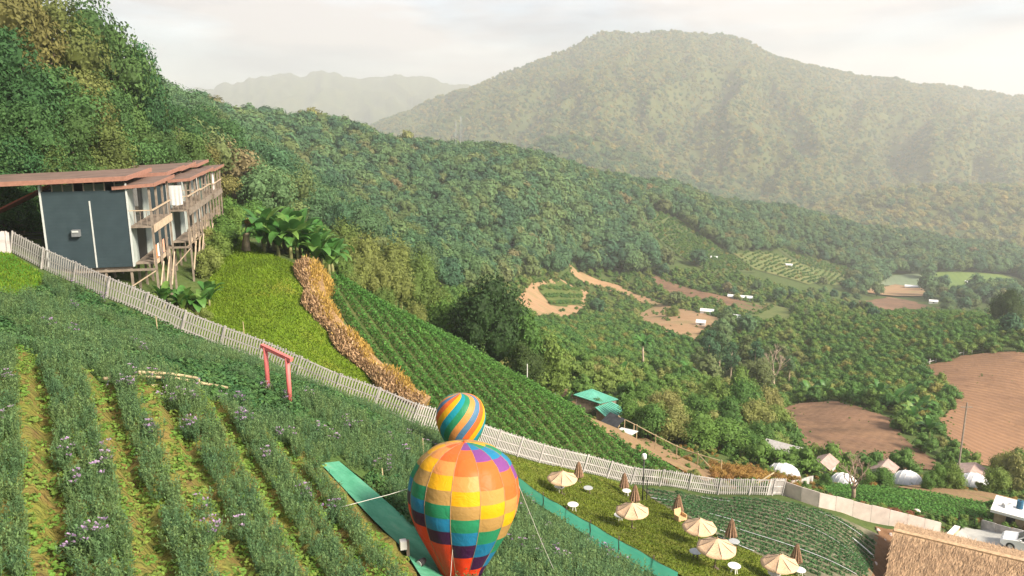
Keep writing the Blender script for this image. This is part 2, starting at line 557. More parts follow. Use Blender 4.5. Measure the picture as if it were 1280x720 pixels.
def sheet(name, poly, mat, label=None, off=None, step=None, wob=0.0, kind='structure', hfun=None):
    """a draped sheet over the ground inside a world polygon"""
    P = [Vector((p[0], p[1])) for p in poly]
    rm = np.mean([p.length for p in P])
    step = step or max(0.5, rm * 0.012)
    B = densify(P, step)
    if wob: B = roughen(B, wob, len(name))
    xs, ys = [p.x for p in B], [p.y for p in B]
    gx, gy = np.meshgrid(np.arange(min(xs), max(xs), step), np.arange(min(ys), max(ys), step))
    gx, gy = gx.ravel(), gy.ravel()
    k = in_poly(gx, gy, B)
    pts = list(B) + [Vector((a, b)) for a, b in zip(gx[k], gy[k])]
    edges = [(i, (i+1) % len(B)) for i in range(len(B))]
    v, e, f, *_ = delaunay_2d_cdt(pts, edges, [], 1, 1e-4)
    vx = np.array([p.x for p in v]); vy = np.array([p.y for p in v])
    cxy = np.array([[(vx[t[0]]+vx[t[1]]+vx[t[2]])/3, (vy[t[0]]+vy[t[1]]+vy[t[2]])/3] for t in f])
    keep = in_poly(cxy[:, 0], cxy[:, 1], B)
    o_ = (0.05 + np.hypot(vx, vy) * 0.0009) if off is None else off
    vz = H(vx, vy) + o_
    if hfun is not None: vz = vz + hfun(vx, vy)
    F = np.array([t for t, kk in zip(f, keep) if kk])
    o = obj(name, mesh_np(name, np.stack([vx, vy, vz], 1), F, mat, True))
    tag(o, label=label, kind=kind)
    return o

M_LAWN = mat_ground('lawn_grass', [
    (0.7, [(0.25, (0.06,0.115,0.014)), (0.5, (0.125,0.165,0.02)), (0.78, (0.20,0.185,0.04))]),
    (2.5, [(0.3, (0.075,0.12,0.014)), (0.7, (0.19,0.18,0.04))])], bump=0.5, bscale=5)
M_LAWN2 = mat_ground('lawn_grass_hill', [
    (0.28, [(0.3, (0.055,0.125,0.012)), (0.52, (0.12,0.19,0.014)), (0.72, (0.20,0.20,0.03))]),
    (2.0, [(0.3, (0.08,0.15,0.012)), (0.7, (0.15,0.20,0.02))])], bump=0.5, bscale=5)
M_LAWN3 = mat_ground('lawn_grass_small', [(0.6, [(0.3, (0.04,0.13,0.012)), (0.6, (0.07,0.18,0.02)), (0.8, (0.15,0.19,0.04))])], bump=0.4)
M_SOIL = mat_ground('field_soil', [(0.8, [(0.3, (0.045,0.075,0.02)), (0.6, (0.075,0.095,0.03)), (0.8, (0.14,0.10,0.05))])])
M_SOIL2 = mat_ground('field_soil_red', [(0.9, [(0.3, (0.14,0.075,0.04)), (0.6, (0.20,0.115,0.065)), (0.8, (0.10,0.10,0.04))])])
M_PATH = mat_ground('dirt_path', [(0.5, [(0.3, (0.20,0.13,0.075)), (0.55, (0.27,0.18,0.10)), (0.72, (0.14,0.14,0.055))])])
M_PLOUGH = mat_ground('ploughed_earth', [
    (0.045, [(0.3, (0.13,0.080,0.055)), (0.5, (0.21,0.125,0.08)), (0.7, (0.30,0.175,0.105))]),
    (0.3, [(0.35, (0.12,0.075,0.05)), (0.65, (0.25,0.15,0.09))])], rows=(R(35), 1.3, (0.11, 0.065, 0.045), 0.18), bump=0.7, bscale=0.9)
M_PLOUGH2 = mat_ground('ploughed_earth_orange', [
    (0.035, [(0.32, (0.14,0.085,0.055)), (0.45, (0.25,0.145,0.085)), (0.7, (0.33,0.19,0.11))]),
    (0.25, [(0.35, (0.20,0.115,0.07)), (0.65, (0.30,0.175,0.10))])], rows=(R(-40), 2.2, (0.15, 0.085, 0.055), 0.45), bump=0.7, bscale=0.9)
M_DRYF = mat_ground('dry_field', [
    (0.06, [(0.3, (0.30,0.18,0.10)), (0.5, (0.37,0.24,0.14)), (0.7, (0.22,0.19,0.09))])], rows=(R(60), 3.0, (0.24, 0.15, 0.09), 0.3), bump=0.4)
M_MEADOW = mat_ground('meadow', [
    (0.05, [(0.3, (0.085,0.125,0.04)), (0.5, (0.13,0.16,0.055)), (0.7, (0.21,0.19,0.085))])], bump=0.4)
M_VALLEY = mat_ground('valley_crop', [
    (0.01, [(0.3, (0.10,0.17,0.05)), (0.5, (0.16,0.22,0.06)), (0.7, (0.20,0.22,0.09))])], rows=(R(20), 5.0, (0.10,0.16,0.05), 0.35), bump=0.2)
M_VALLEY2 = mat_ground('valley_crop_grey', [
    (0.02, [(0.3, (0.15,0.21,0.13)), (0.7, (0.24,0.28,0.19))])], rows=(R(20), 4.0, (0.15,0.19,0.12), 0.35), bump=0.2)
M_TEA = mat_ground('hill_crop', [
    (0.03, [(0.3, (0.05,0.10,0.035)), (0.7, (0.10,0.14,0.05))])], rows=(R(-35), 4.0, (0.15,0.15,0.07), 0.6), bump=0.8, bscale=0.5)
M_ORCH = mat_ground('orchard_floor', [(0.1, [(0.3, (0.06,0.10,0.025)), (0.6, (0.10,0.13,0.035)), (0.8, (0.20,0.17,0.07))])])
M_CONC = mat_ground('concrete_yard', [(0.5, [(0.3, (0.30,0.30,0.29)), (0.6, (0.42,0.42,0.40)), (0.8, (0.24,0.22,0.20))])], bump=0.1)

M_BERRYS = mat_ground('strawberry_soil', [(1.0, [(0.3, (0.10,0.105,0.06)), (0.55, (0.16,0.15,0.10)), (0.8, (0.24,0.22,0.17))])])
PX = {
 'hill_lawn': [(250,396),(262,350),(280,318),(300,298),(332,318),(386,344),(390,388),(410,418),(440,446),(470,478),(505,508),(512,529),(440,503),(330,455),(240,418)],
 'lawn': [(598,560),(640,571),(700,585),(757,599),(803,612),(840,640),(900,673),(945,694),(1000,716),(1012,732),(872,732),(820,706),(750,668),(690,632),(640,604),(600,584)],
 'small_lawn': [(-60,300),(-5,316),(14,319),(55,345),(50,362),(30,376),(0,366),(-60,352)],
 'crop_up': [(415,350),(500,394),(578,434),(660,481),(740,531),(800,566),(868,600),(790,598),(700,580),(600,548),(552,528),(520,498),(480,460),(432,402),(414,372)],
 'crop_low': [(805,613),(880,622),(960,625),(1015,637),(1098,669),(1088,728),(1012,724),(945,694),(900,673),(840,640)],
 'path': [(690,477),(712,490),(762,527),(802,546),(850,572),(885,588),(962,600),(958,608),(880,602),(832,578),(770,550),(735,528),(700,498),(680,482)],
 'plough_near': [(972,512),(1000,505),(1040,502),(1090,516),(1116,524),(1126,546),(1172,580),(1172,588),(1080,586),(1012,572),(1000,547),(984,530)],
 'plough_right': [(1146,462),(1200,446),(1240,441),(1300,446),(1320,520),(1320,582),(1220,582),(1196,562),(1176,530),(1196,500),(1170,480)],
 'dry_field': [(712,331),(727,340),(770,355),(812,373),(852,386),(908,401),(884,412),(872,428),(840,418),(800,406),(796,393),(816,383),(780,368),(740,356),(715,345)],
 'dry_field_two': [(814,342),(850,358),(905,371),(965,384),(945,394),(900,381),(850,373),(820,358)],
 'dry_patch': [(638,380),(660,354),(700,349),(736,365),(730,392),(700,402),(655,396)],
 'green_patch': [(672,360),(700,352),(728,365),(726,383),(690,384)],
 'valley_green': [(1150,343),(1200,341),(1262,345),(1282,352),(1282,372),(1215,368),(1160,362),(1162,350)],
 'valley_grey': [(1085,358),(1115,345),(1148,343),(1160,350),(1158,362),(1120,356)],
 'valley_brown': [(1082,360),(1120,357),(1162,363),(1158,371),(1084,367)],
 'valley_brown_two': [(1074,377),(1110,372),(1135,376),(1172,386),(1150,391),(1110,394),(1072,390)],
 'meadow_far': [(918,318),(962,317),(1042,334),(1068,352),(1010,356),(945,338)],
 'meadow_mid': [(925,378),(960,380),(992,388),(985,402),(950,400),(918,392)],
 'tea': [(812,262),(850,278),(905,314),(945,341),(890,342),(842,316),(816,292)],
 'tea_two': [(968,309),(1072,340),(1062,347),(1000,331)],
 'orchard': [(1000,480),(1030,430),(1080,405),(1160,392),(1230,395),(1262,430),(1235,440),(1195,446),(1146,462),(1170,482),(1192,500),(1172,530),(1125,520),(1090,512),(1040,500)],
 'orchard_two': [(640,410),(700,404),(760,395),(800,410),(870,432),(880,460),(820,462),(740,452),(690,440),(650,425)],
 'right_field': [(1020,606),(1060,606),(1120,613),(1235,630),(1236,648),(1180,648),(1120,640),(1040,622)],
 'yard_path': [(1120,610),(1150,607),(1240,618),(1290,632),(1290,640),(1236,630),(1180,622)],
 'yard': [(1196,668),(1204,660),(1232,664),(1300,682),(1300,708),(1255,700),(1188,682)],
 'earth_bank': [(1096,660),(1180,674),(1192,684),(1180,730),(1078,730)],
}
WP = {k: gpoly(v, 60.0 if k in ('path',) else 9.0) for k, v in PX.items()}
sheet('hillside_lawn', WP['hill_lawn'], M_LAWN2, 'bright green lawn slope between stilt houses and dry hedge', wob=0.3)
sheet('picnic_lawn', WP['lawn'], M_LAWN, 'yellow green lawn strip under the straw parasols', wob=0.1)
sheet('upper_lawn', WP['small_lawn'], M_LAWN3, 'small bright lawn in front of the stilt house', wob=0.2)
sheet('crop_field_soil', WP['crop_up'], M_SOIL, 'soil under the crop rows behind the white fence')
sheet('strawberry_field_soil', WP['crop_low'], M_BERRYS, 'soil under the crop rows beside the picnic lawn')
sheet('dirt_path', WP['path'], M_PATH, 'orange dirt path along the edge of the crop field', wob=0.3)
sheet('ploughed_field', WP['plough_near'], M_PLOUGH, 'brown ploughed field beyond the white tents', wob=0.7)
sheet('orange_ploughed_field', WP['plough_right'], M_PLOUGH2, 'orange ploughed field on the rising ground', wob=0.7)
sheet('dry_field', WP['dry_field'], M_DRYF, 'long tan harvested field on the valley side', wob=1.5)
sheet('dry_terrace', WP['dry_field_two'], M_PLOUGH, 'narrow brown terrace above the tan harvested field', wob=1.5)
sheet('dry_clearing', WP['dry_patch'], M_DRYF, 'brown clearing in the valley shrubs', wob=1.5)
sheet('green_plot', WP['green_patch'], M_ORCH, 'small green plot inside the brown clearing', off=0.6, wob=1.2)
sheet('valley_crop_field', WP['valley_green'], M_VALLEY, 'flat green crop field on the valley floor', wob=1.5)
sheet('grey_crop_field', WP['valley_grey'], M_VALLEY2, 'grey green crop field on the valley floor', wob=1.5)
sheet('fallow_field', WP['valley_brown'], M_DRYF, 'pinkish fallow strip beside the grey green crop field', off=1.0, wob=1.5)
sheet('lower_fallow_field', WP['valley_brown_two'], M_PLOUGH, 'brown fallow field below the valley crop fields', wob=1.5)
sheet('far_meadow', WP['meadow_far'], M_MEADOW, 'pale meadow at the foot of the wooded hill', wob=2)
sheet('valley_meadow', WP['meadow_mid'], M_MEADOW, 'light meadow beside the brown terrace', wob=2)
sheet('hill_crop_field', WP['tea'], M_TEA, 'dark green striped crop slope on the wooded hill', wob=2)
sheet('lower_hill_crop_field', WP['tea_two'], M_TEA, 'narrow striped crop slope above the valley floor', wob=2)
sheet('orchard_floor', WP['orchard'], M_ORCH, 'ground under the orchard trees')
sheet('vegetable_field', WP['right_field'], M_SOIL, 'soil of the green field behind the panel wall')
sheet('sandy_track', WP['yard_path'], M_PATH, 'sandy track in front of the white tents', off=0.16)
sheet('concrete_yard', WP['yard'], M_CONC, 'grey concrete yard where the white car is parked')
sheet('earth_bank', WP['earth_bank'], M_SOIL2, 'bare red earth beside the thatched roof', wob=0.3)

# ------------------------------------------------------------------ foliage generators
def unit(v):
    return v / np.maximum(np.linalg.norm(v, axis=-1, keepdims=True), 1e-9)

def leaf_quads(P, Nrm, ln, wd, r_):
    """one folded diamond per point"""
    n = len(P)
    t = unit(np.cross(Nrm, unit(r_.normal(size=(n, 3)))))
    s = np.cross(Nrm, t)
    ln, wd = ln[:, None], wd[:, None]
    V = np.stack([P - t*ln*0.5, P + s*wd*0.5 + Nrm*wd*0.12, P + t*ln*0.5, P - s*wd*0.5 + Nrm*wd*0.12], 1).reshape(-1, 3)
    F = np.arange(4*n).reshape(n, 4)
    return V, F

def ball(c, rad, n=8, m=5):
    v = [(c[0], c[1], c[2] - rad[2])]
    for i in range(1, m):
        a = -math.pi/2 + math.pi * i / m
        for k in range(n):
            b = 2*math.pi*k/n
            v.append((c[0]+rad[0]*math.cos(a)*math.cos(b), c[1]+rad[1]*math.cos(a)*math.sin(b), c[2]+rad[2]*math.sin(a)))
    v.append((c[0], c[1], c[2] + rad[2]))
    f = []
    for k in range(n): f.append((0, 1+(k+1) % n, 1+k))
    for i in range(m-2):
        for k in range(n):
            a, b = 1+i*n+k, 1+i*n+(k+1) % n
            f.append((a, b, b+n)); f.append((a, b+n, a+n))
    l = len(v)-1
    for k in range(n): f.append((l, 1+(m-2)*n+k, 1+(m-2)*n+(k+1) % n))
    return np.array(v), np.array(f)

def crown(name, lobes, n, leaf, mat, seed, aspect=0.55, core=0.7, shell=(0.78, 1.06), upbias=0.25, droop=0.0, rnd=0.55, tv=0.22):
    r_ = np.random.default_rng(seed)
    L_ = np.array(lobes, float)
    w = L_[:, 3]*L_[:, 4]; w = w / w.sum()
    which = r_.choice(len(L_), size=int(n*1.5), p=w)
    d = r_.normal(size=(len(which), 3)); d[:, 2] += upbias
    d = unit(d)
    c, rad = L_[which, :3], L_[which, 3:]
    lump = 1 + 0.13*np.sin(d[:, 0:1]*7 + which[:, None]) * np.sin(d[:, 1:2]*6 + which[:, None]*2)
    P = c + d * rad * r_.uniform(shell[0], shell[1], (len(d), 1)) * lump
    keep = np.ones(len(P), bool)
    for k in range(len(L_)):
        q = ((P - L_[k, :3]) / (L_[k, 3:] * 0.8))
        keep &= ((q*q).sum(1) > 1) | (which == k)
    P, d, which = P[keep][:n], d[keep][:n], which[keep][:n]
    Nn = unit(d + r_.normal(size=d.shape) * rnd + np.array([0, 0, 0.3 - droop]))
    ln = leaf * r_.uniform(0.65, 1.35, len(P))
    V, F = leaf_quads(P, Nn, ln, ln * aspect * r_.uniform(0.8, 1.2, len(P)), r_)
    lob_t = r_.uniform(0.08, 0.92, len(L_))
    tint = np.clip(lob_t[which] + r_.normal(size=len(P)) * tv, 0, 1)
    Fs = [F]; tints = [tint]
    if core:
        for k in range(len(L_)):
            v, f = ball(L_[k, :3], L_[k, 3:] * core)
            v = v + r_.normal(size=v.shape) * L_[k, 3] * 0.05
            Fs.append(f + len(V)); V = np.concatenate([V, v]); tints.append(np.full(len(f), 0.3))
    tri = [f for f in Fs[1:]]
    FF = [Fs[0]] + ([np.concatenate(tri)] if tri else [])
    return mesh_np(name, V, FF, mat, False, tint=np.concatenate(tints))

def lobes_round(seed, n=8, flat=0.85, spread=0.55, h=1.15, rr=(0.42, 0.62)):
    r_ = random.Random(seed); out = []
    out.append((0, 0, h, 0.62, 0.62, 0.6*flat))
    for k in range(n):
        a = 2*math.pi*k/n + r_.uniform(-.4, .4)
        q = spread * r_.uniform(0.7, 1.15)
        z = h + r_.uniform(-0.42, 0.5) * flat
        s = r_.uniform(*rr)
        out.append((q*math.cos(a), q*math.sin(a), z, s, s, s*flat))
    for k in range(2):
        s = r_.uniform(0.34, 0.5)
        out.append((r_.uniform(-.3, .3), r_.uniform(-.3, .3), h + 0.55*flat + r_.uniform(-.05, .2), s, s, s*0.9))
    return out

def lobes_tall(seed, n=15, height=3.6, rad=1.0, low=0.9):
    r_ = random.Random(seed); out = []
    for k in range(n):
        t = (k + r_.random()) / n
        z = low + (height - low - 0.25) * t
        env = rad * (0.55 + 0.5*math.sin(math.pi * min(1, t*0.95 + 0.1))) * (1 - 0.45*t)
        a = r_.uniform(0, 6.28); q = env * r_.uniform(0.25, 0.75)
        s = r_.uniform(0.34, 0.55) * rad
        out.append((q*math.cos(a), q*math.sin(a), z, s, s, s*r_.uniform(0.6, 0.9)))
    return out

def trunk(name, pts, rad, limbs, mat, seed, n=6):
    r_ = random.Random(seed); mb = MB()
    mb.tube(pts, rad, n)
    top = Vector(pts[-1])
    for k in range(limbs):
        t = r_.uniform(0.45, 0.98)
        i = min(int(t*(len(pts)-1)), len(pts)-2)
        a = Vector(pts[i]).lerp(Vector(pts[i+1]), t*(len(pts)-1)-i)
        an = 2.4*k + r_.uniform(-.4, .4)
        ln = r_.uniform(0.35, 0.8) * 0.9
        b = a + Vector((math.cos(an)*ln, math.sin(an)*ln, ln*r_.uniform(0.5, 1.1)))
        mid = a.lerp(b, 0.5) + Vector((0, 0, -0.05))
        q = rad[i] * 0.45
        mb.tube([a, mid, b], [q, q*0.7, q*0.3], 4, False)
    return mb.mesh(name, mat, True)

GN_CACHE = {}
def stuff_instances(name, label, P, rot, scl, var, sources, tilt=0.12):
    """what nobody could count: one object whose points carry copies of the source meshes"""
    me = bpy.data.meshes.new(name)
    me.vertices.add(len(P)); me.vertices.foreach_set('co', np.asarray(P, np.float32).ravel())
    for an, ty, va in (('rz', 'FLOAT', rot), ('scl', 'FLOAT', scl), ('var', 'INT', var)):
        a = me.attributes.new(an, ty, 'POINT')
        a.data.foreach_set('value', np.asarray(va, np.int32 if ty == 'INT' else np.float32))
    o = obj(name, me)
    tag(o, label=label, kind='stuff')
    ng = bpy.data.node_groups.new(name + '_spread', 'GeometryNodeTree')
    ng.interface.new_socket('Geometry', in_out='INPUT', socket_type='NodeSocketGeometry')
    ng.interface.new_socket('Geometry', in_out='OUTPUT', socket_type='NodeSocketGeometry')
    N, L = ng.nodes, ng.links
    gi, go = N.new('NodeGroupInput'), N.new('NodeGroupOutput')
    jn = N.new('GeometryNodeJoinGeometry')
    def attr(nm, ty):
        q = N.new('GeometryNodeInputNamedAttribute'); q.data_type = ty; q.inputs['Name'].default_value = nm
        return q.outputs['Attribute']
    rz, sc_, va_ = attr('rz', 'FLOAT'), attr('scl', 'FLOAT'), attr('var', 'INT')
    cx = N.new('ShaderNodeCombineXYZ'); L.new(rz, cx.inputs['Z'])
    for k, so in enumerate(sources):
        cmp_ = N.new('FunctionNodeCompare'); cmp_.data_type = 'INT'; cmp_.operation = 'EQUAL'
        L.new(va_, cmp_.inputs[2]); cmp_.inputs[3].default_value = k
        oi = N.new('GeometryNodeObjectInfo'); oi.transform_space = 'ORIGINAL'
        oi.inputs['Object'].default_value = so; oi.inputs['As Instance'].default_value = True
        ip = N.new('GeometryNodeInstanceOnPoints')
        L.new(gi.outputs[0], ip.inputs['Points']); L.new(cmp_.outputs['Result'], ip.inputs['Selection'])
        L.new(oi.outputs['Geometry'], ip.inputs['Instance'])
        L.new(cx.outputs[0], ip.inputs['Rotation']); L.new(sc_, ip.inputs['Scale'])
        L.new(ip.outputs[0], jn.inputs[0])
    L.new(jn.outputs[0], go.inputs[0])
    md = o.modifiers.new('spread', 'NODES'); md.node_group = ng
    return o

# bark and leaf materials
M_BARK = mat_plain('bark', (0.16, 0.12, 0.085), 0.9, var=0.35, scale=4)
M_BARKP = mat_plain('pale_bark', (0.42, 0.33, 0.25), 0.9, var=0.3, scale=3)
M_LFOREST = mat_leaf('forest_leaves', [(0.0, (0.036,0.088,0.048)), (0.3, (0.055,0.122,0.056)), (0.65, (0.085,0.150,0.060)), (0.90, (0.105,0.145,0.050)), (0.985, (0.12,0.14,0.055)), (1.0, (0.17,0.14,0.07))])
M_LNEAR = mat_leaf('broad_leaves', [(0.0, (0.030,0.085,0.030)), (0.3, (0.045,0.110,0.034)), (0.6, (0.066,0.118,0.032)), (0.85, (0.105,0.128,0.035)), (1.0, (0.15,0.135,0.045))])
M_LDARK = mat_leaf('dark_leaves', [(0.0, (0.022,0.05,0.014)), (1.0, (0.045,0.075,0.02))])
M_LSHRUB = mat_leaf('shrub_leaves', [(0.0, (0.055,0.125,0.028)), (0.5, (0.090,0.165,0.032)), (0.8, (0.135,0.185,0.042)), (1.0, (0.18,0.18,0.06))])
M_LORCH = mat_leaf('orchard_leaves', [(0.0, (0.055,0.14,0.032)), (0.55, (0.085,0.17,0.034)), (0.88, (0.12,0.18,0.036)), (1.0, (0.21,0.19,0.05))])
M_LDRY = mat_leaf('dry_leaves', [(0.0, (0.22,0.12,0.04)), (1.0, (0.30,0.19,0.05))])
M_LCROP = mat_leaf('crop_leaves', [(0.0, (0.065,0.175,0.034)), (1.0, (0.09,0.205,0.038))], dark=0.6, light=1.55)

def place_tree(name, label, cat, group, x, y, s, crown_me, trunk_me, rz, sz=1.0, z=None, sink=0.15):
    e = empty(name, (x, y, (h1(x, y) if z is None else z) - sink), rz)
    e.scale = (s, s, s*sz)
    if trunk_me is not None: obj('trunk', trunk_me, e)
    obj('crown', crown_me, e)
    tag(e, label, cat, group)
    return e

# ------------------------------------------------------------------ meshes of the tree kinds (crown radius about 1)
FOREST = [crown('forest_crown', lobes_round(100+k, 8, 0.95, h=1.25), 340, 0.27, M_LFOREST, 200+k, rnd=0.3, tv=0.14) for k in range(6)]
FHI = [crown('forest_crown_full', lobes_round(160+k, 11, 0.95, spread=0.62, h=1.25, rr=(0.32,0.52)), 2600, 0.105, M_LFOREST, 260+k, core=0.6, shell=(0.66,1.1), rnd=0.45, tv=0.16) for k in range(4)]
FTRUNK = trunk('forest_trunk', [(0,0,-0.3),(0.02,0,0.4),(0.0,0.03,1.2)], [0.10,0.085,0.05], 4, M_BARK, 5)
SHRUB = [crown('shrub_crown', lobes_round(300+k, 7, 0.8, h=0.62, rr=(0.36,0.55)), 420, 0.17, M_LSHRUB, 400+k) for k in range(4)]
ORCH = [crown('orchard_crown', lobes_round(320+k, 6, 0.75, h=0.72, rr=(0.36,0.52)), 300, 0.2, M_LORCH, 420+k) for k in range(3)]
STRUNK = trunk('shrub_trunk', [(0,0,-0.3),(0.02,0,0.2),(0.0,0.03,0.6)], [0.06,0.05,0.03], 5, M_BARK, 6)
NEAR = [crown('broad_crown', lobes_tall(500+k, 13, 3.4, 1.15, 0.4), 7000, 0.085, M_LNEAR, 600+k, core=0.6, shell=(0.70,1.12), tv=0.15) for k in range(5)]
NTRUNK = [trunk('broad_trunk', [(0,0,-0.3),(0.03,0.02,0.8),(-0.03,0.05,1.8),(0.04,0.0,2.8)], [0.10,0.085,0.06,0.02], 9, M_BARK, 8+k) for k in range(2)]
DARK = [crown('dark_crown', lobes_round(700+k, 10, 1.0, spread=0.6, h=1.25), 6000, 0.085, M_LDARK, 710+k, core=0.66, shell=(0.7,1.08)) for k in range(1)]
BUSH = [crown('bush_crown', lobes_round(720+k, 9, 0.9, spread=0.6, h=0.75, rr=(0.36,0.56)), 3200, 0.10, M_LSHRUB, 730+k, core=0.66, shell=(0.7,1.1)) for k in range(3)]
TALL = [crown('tall_crown', lobes_tall(740+k, 12, 3.8, 0.85, 1.9), 1100, 0.15, M_LFOREST, 750+k, core=0.6) for k in range(2)]
TTRUNK = trunk('tall_trunk', [(0,0,-0.3),(0.03,0.02,1.0),(-0.02,0.05,2.2),(0.03,0.0,3.3)], [0.085,0.07,0.06,0.02], 8, M_BARKP, 12)

# ------------------------------------------------------------------ scattered woods, shrubs and orchards
def jitter_grid(x0, x1, y0, y1, sp, seed, jit=0.42):
    r_ = np.random.default_rng(seed)
    gx, gy = np.meshgrid(np.arange(x0, x1, sp), np.arange(y0, y1, sp))
    gx = gx + r_.uniform(-jit, jit, gx.shape)*sp; gy = gy + r_.uniform(-jit, jit, gy.shape)*sp
    return gx.ravel(), gy.ravel()

def inframe(x, y, z, mx=130, my=60):
    px, py, d = to_pix(x, y, z)
    return (d > 5) & (px > -mx) & (px < 1280+mx) & (py > -200) & (py < 720+my)

OPEN_GROUND = [WP[k] for k in PX if k not in ('orchard', 'orchard_two', 'earth_bank')]
def is_open(x, y, extra=()):
    m = np.zeros(len(x), bool)
    for P in OPEN_GROUND: m |= in_poly(x, y, P)
    for P in extra: m |= in_poly(x, y, P)
    return m

def in_front_of_open(x, y, steps):
    """ground from which a tree would hide an open field behind it"""
    r_ = np.hypot(x, y); m = np.zeros(len(x), bool)
    for s_ in steps: m |= is_open(x*(1+s_/r_), y*(1+s_/r_))
    return m

def spread(x, y, size, nvar, seed, sources_me, trunk_me, name, label, cat, group, stuff_name, stuff_label, n_ind=300, sz=1.0, hi=None, hi_d=260):
    """the largest n_ind as trees of their own, the rest as one mass"""
    r_ = np.random.default_rng(seed)
    z = H(x, y)
    _, _, d = to_pix(x, y, z)
    order = np.argsort(-(size / d))
    rot = r_.uniform(0, 6.283, len(x)); var = r_.integers(0, nvar, len(x))
    srcs = {}
    for i in order[:n_ind]:
        k = int(var[i])
        e = place_tree(name, label, cat, group, float(x[i]), float(y[i]), float(size[i]), (hi[k % len(hi)] if hi and d[i] < hi_d else sources_me[k]), trunk_me, float(rot[i]), sz, z=float(z[i]))
        if k not in srcs and not (hi and d[i] < hi_d): srcs[k] = [c for c in e.children if c.name.startswith('crown')][0]
    rest = order[n_ind:]
    if len(rest):
        for k in range(nvar):
            if k not in srcs:
                j = [q for q in rest if var[q] == k]
                if j:
                    e = place_tree(name, label, cat, group, float(x[j[0]]), float(y[j[0]]), float(size[j[0]]), sources_me[k], trunk_me, float(rot[j[0]]), sz, z=float(z[j[0]]))
                    srcs[k] = [c for c in e.children if c.name.startswith('crown')][0]
                    rest = rest[rest != j[0]]
        ks = sorted(srcs)
        vmap = np.array([ks.index(k) if k in srcs else 0 for k in range(nvar)])
        stuff_instances(stuff_name, stuff_label, np.stack([x[rest], y[rest], z[rest]-0.2], 1), rot[rest], size[rest], vmap[var[rest]], [srcs[k] for k in ks])

SHRUB_PX = [(560,400),(700,420),(790,425),(880,440),(1000,480),(1040,500),(975,510),(1010,570),(1010,600),(960,598),(880,585),(800,545),(720,492),(640,440)]
# forest
fx, fy = jitter_grid(-420, 800, 95, 1150, 6.4, 11)
ex, ey = jitter_grid(60, 1150, 1000, 1560, 9.5, 15)
fx, fy = np.concatenate([fx[fy < 1000], ex]), np.concatenate([fy[fy < 1000], ey])
fz = H(fx, fy)
fr = np.hypot(fx, fy)
vis = inframe(fx, fy, fz + 6) & visible(fx, fy, fz + 13)
fx, fy, fr = fx[vis], fy[vis], fr[vis]
ppx, ppy, _ = to_pix(fx, fy, H(fx, fy))
valley = (ppx > 560) & (ppy > 345 + np.maximum(0, (700 - ppx)) * 0.25) & (fr < 560)
near_sh = (fr < 165) & (ppx > 380)
orch = in_poly(fx, fy, WP['orchard']) | in_poly(fx, fy, WP['orchard_two'])
op = is_open(fx, fy)
front = in_front_of_open(fx, fy, (9, 18, 28)) | (in_front_of_open(fx, fy, (40, 54)) & (fr > 380))
keep = ~op & ~orch & ~near_sh & (~valley | (rng.random(len(fx)) < 0.10)) & (fr > 118) & ~(front & (rng.random(len(fx)) < 0.92) & (valley | (fr < 640)))
x, y = fx[keep], fy[keep]
fn = fbm(x/45, y/45, 77, 3)
size = (2.2 + 4.2 * np.clip(fn*1.6-0.3, 0, 1) + rng.uniform(-0.5, 0.9, len(x))) * np.where(np.hypot(x, y) > 300, 1.12, 0.95)
size *= np.where(valley[keep], 0.62, 1.0)
spread(x, y, size, 6, 5, FOREST, FTRUNK, 'forest_tree', 'broadleaf forest tree with rounded crown in the woods on the far hillside', 'tree',
       'trees of the wooded hillside', 'hillside_forest', 'dense forest covering the ridge and valley sides', hi=FHI, n_ind=294)
# valley shrubs
BANKP = [at(a, 230, D) for a, D in ((-160,64),(60,64),(120,66),(250,82),(300,95),(300,150),(-160,150))]
sx, sy = jitter_grid(-140, 420, 40, 560, 3.1, 12)
sz_ = H(sx, sy); sr = np.hypot(sx, sy)
ppx, ppy, _ = to_pix(sx, sy, sz_)
k = inframe(sx, sy, sz_) & visible(sx, sy, sz_+2.5) & (((ppx > 380) & (sr < 170) & (sr > 84)) | in_poly(sx, sy, BANKP) | ((ppx > 560) & (ppy > 340) & (sr < 480) & (sr > 86)))
k &= ~in_poly(sx, sy, WP['orchard']) & ~in_poly(sx, sy, WP['orchard_two'])
k &= ~(in_front_of_open(sx, sy, (4, 8)) & (sr > 120) & (rng.random(len(sx)) < 0.85))
k &= ~is_open(sx, sy) & (rng.random(len(sx)) < np.where(sr < 170, 0.75, 0.6)) & ~((ppx > 1010) & (ppy > 592))
x, y = sx[k], sy[k]
size = rng.uniform(0.9, 2.3, len(x)) * np.where(np.hypot(x, y) > 200, 1.25, 1.0)
spread(x, y, size, 4, 6, SHRUB, STRUNK, 'shrub', 'leafy green shrub among the scrub below the crop field', 'shrub',
       'shrubs of the valley scrub', 'valley_scrub', 'dense green scrub on the valley floor')
# orchards
a = R(28)
u, v = np.meshgrid(np.arange(-150, 600, 3.3), np.arange(-100, 600, 3.0))
u = u + rng.uniform(-.4, .4, u.shape); v = v + rng.uniform(-.4, .4, v.shape)
ox, oy = (u*math.cos(a) - v*math.sin(a)).ravel(), (u*math.sin(a) + v*math.cos(a)).ravel()
k = (in_poly(ox, oy, WP['orchard']) | in_poly(ox, oy, WP['orchard_two'])) & ~is_open(ox, oy) & (rng.random(len(ox)) < 0.93)
k &= (oy > 60) & ~(in_front_of_open(ox, oy, (4, 8, 12)) & (oy > 180))
x, y = ox[k], oy[k]
spread(x, y, rng.uniform(1.5, 2.35, len(x)), 3, 7, ORCH, STRUNK, 'orchard_tree', 'low round fruit tree planted in the orchard around the ploughed fields', 'fruit tree',
       'trees of the orchard', 'orchard_trees', 'more low fruit trees of the orchard further off')
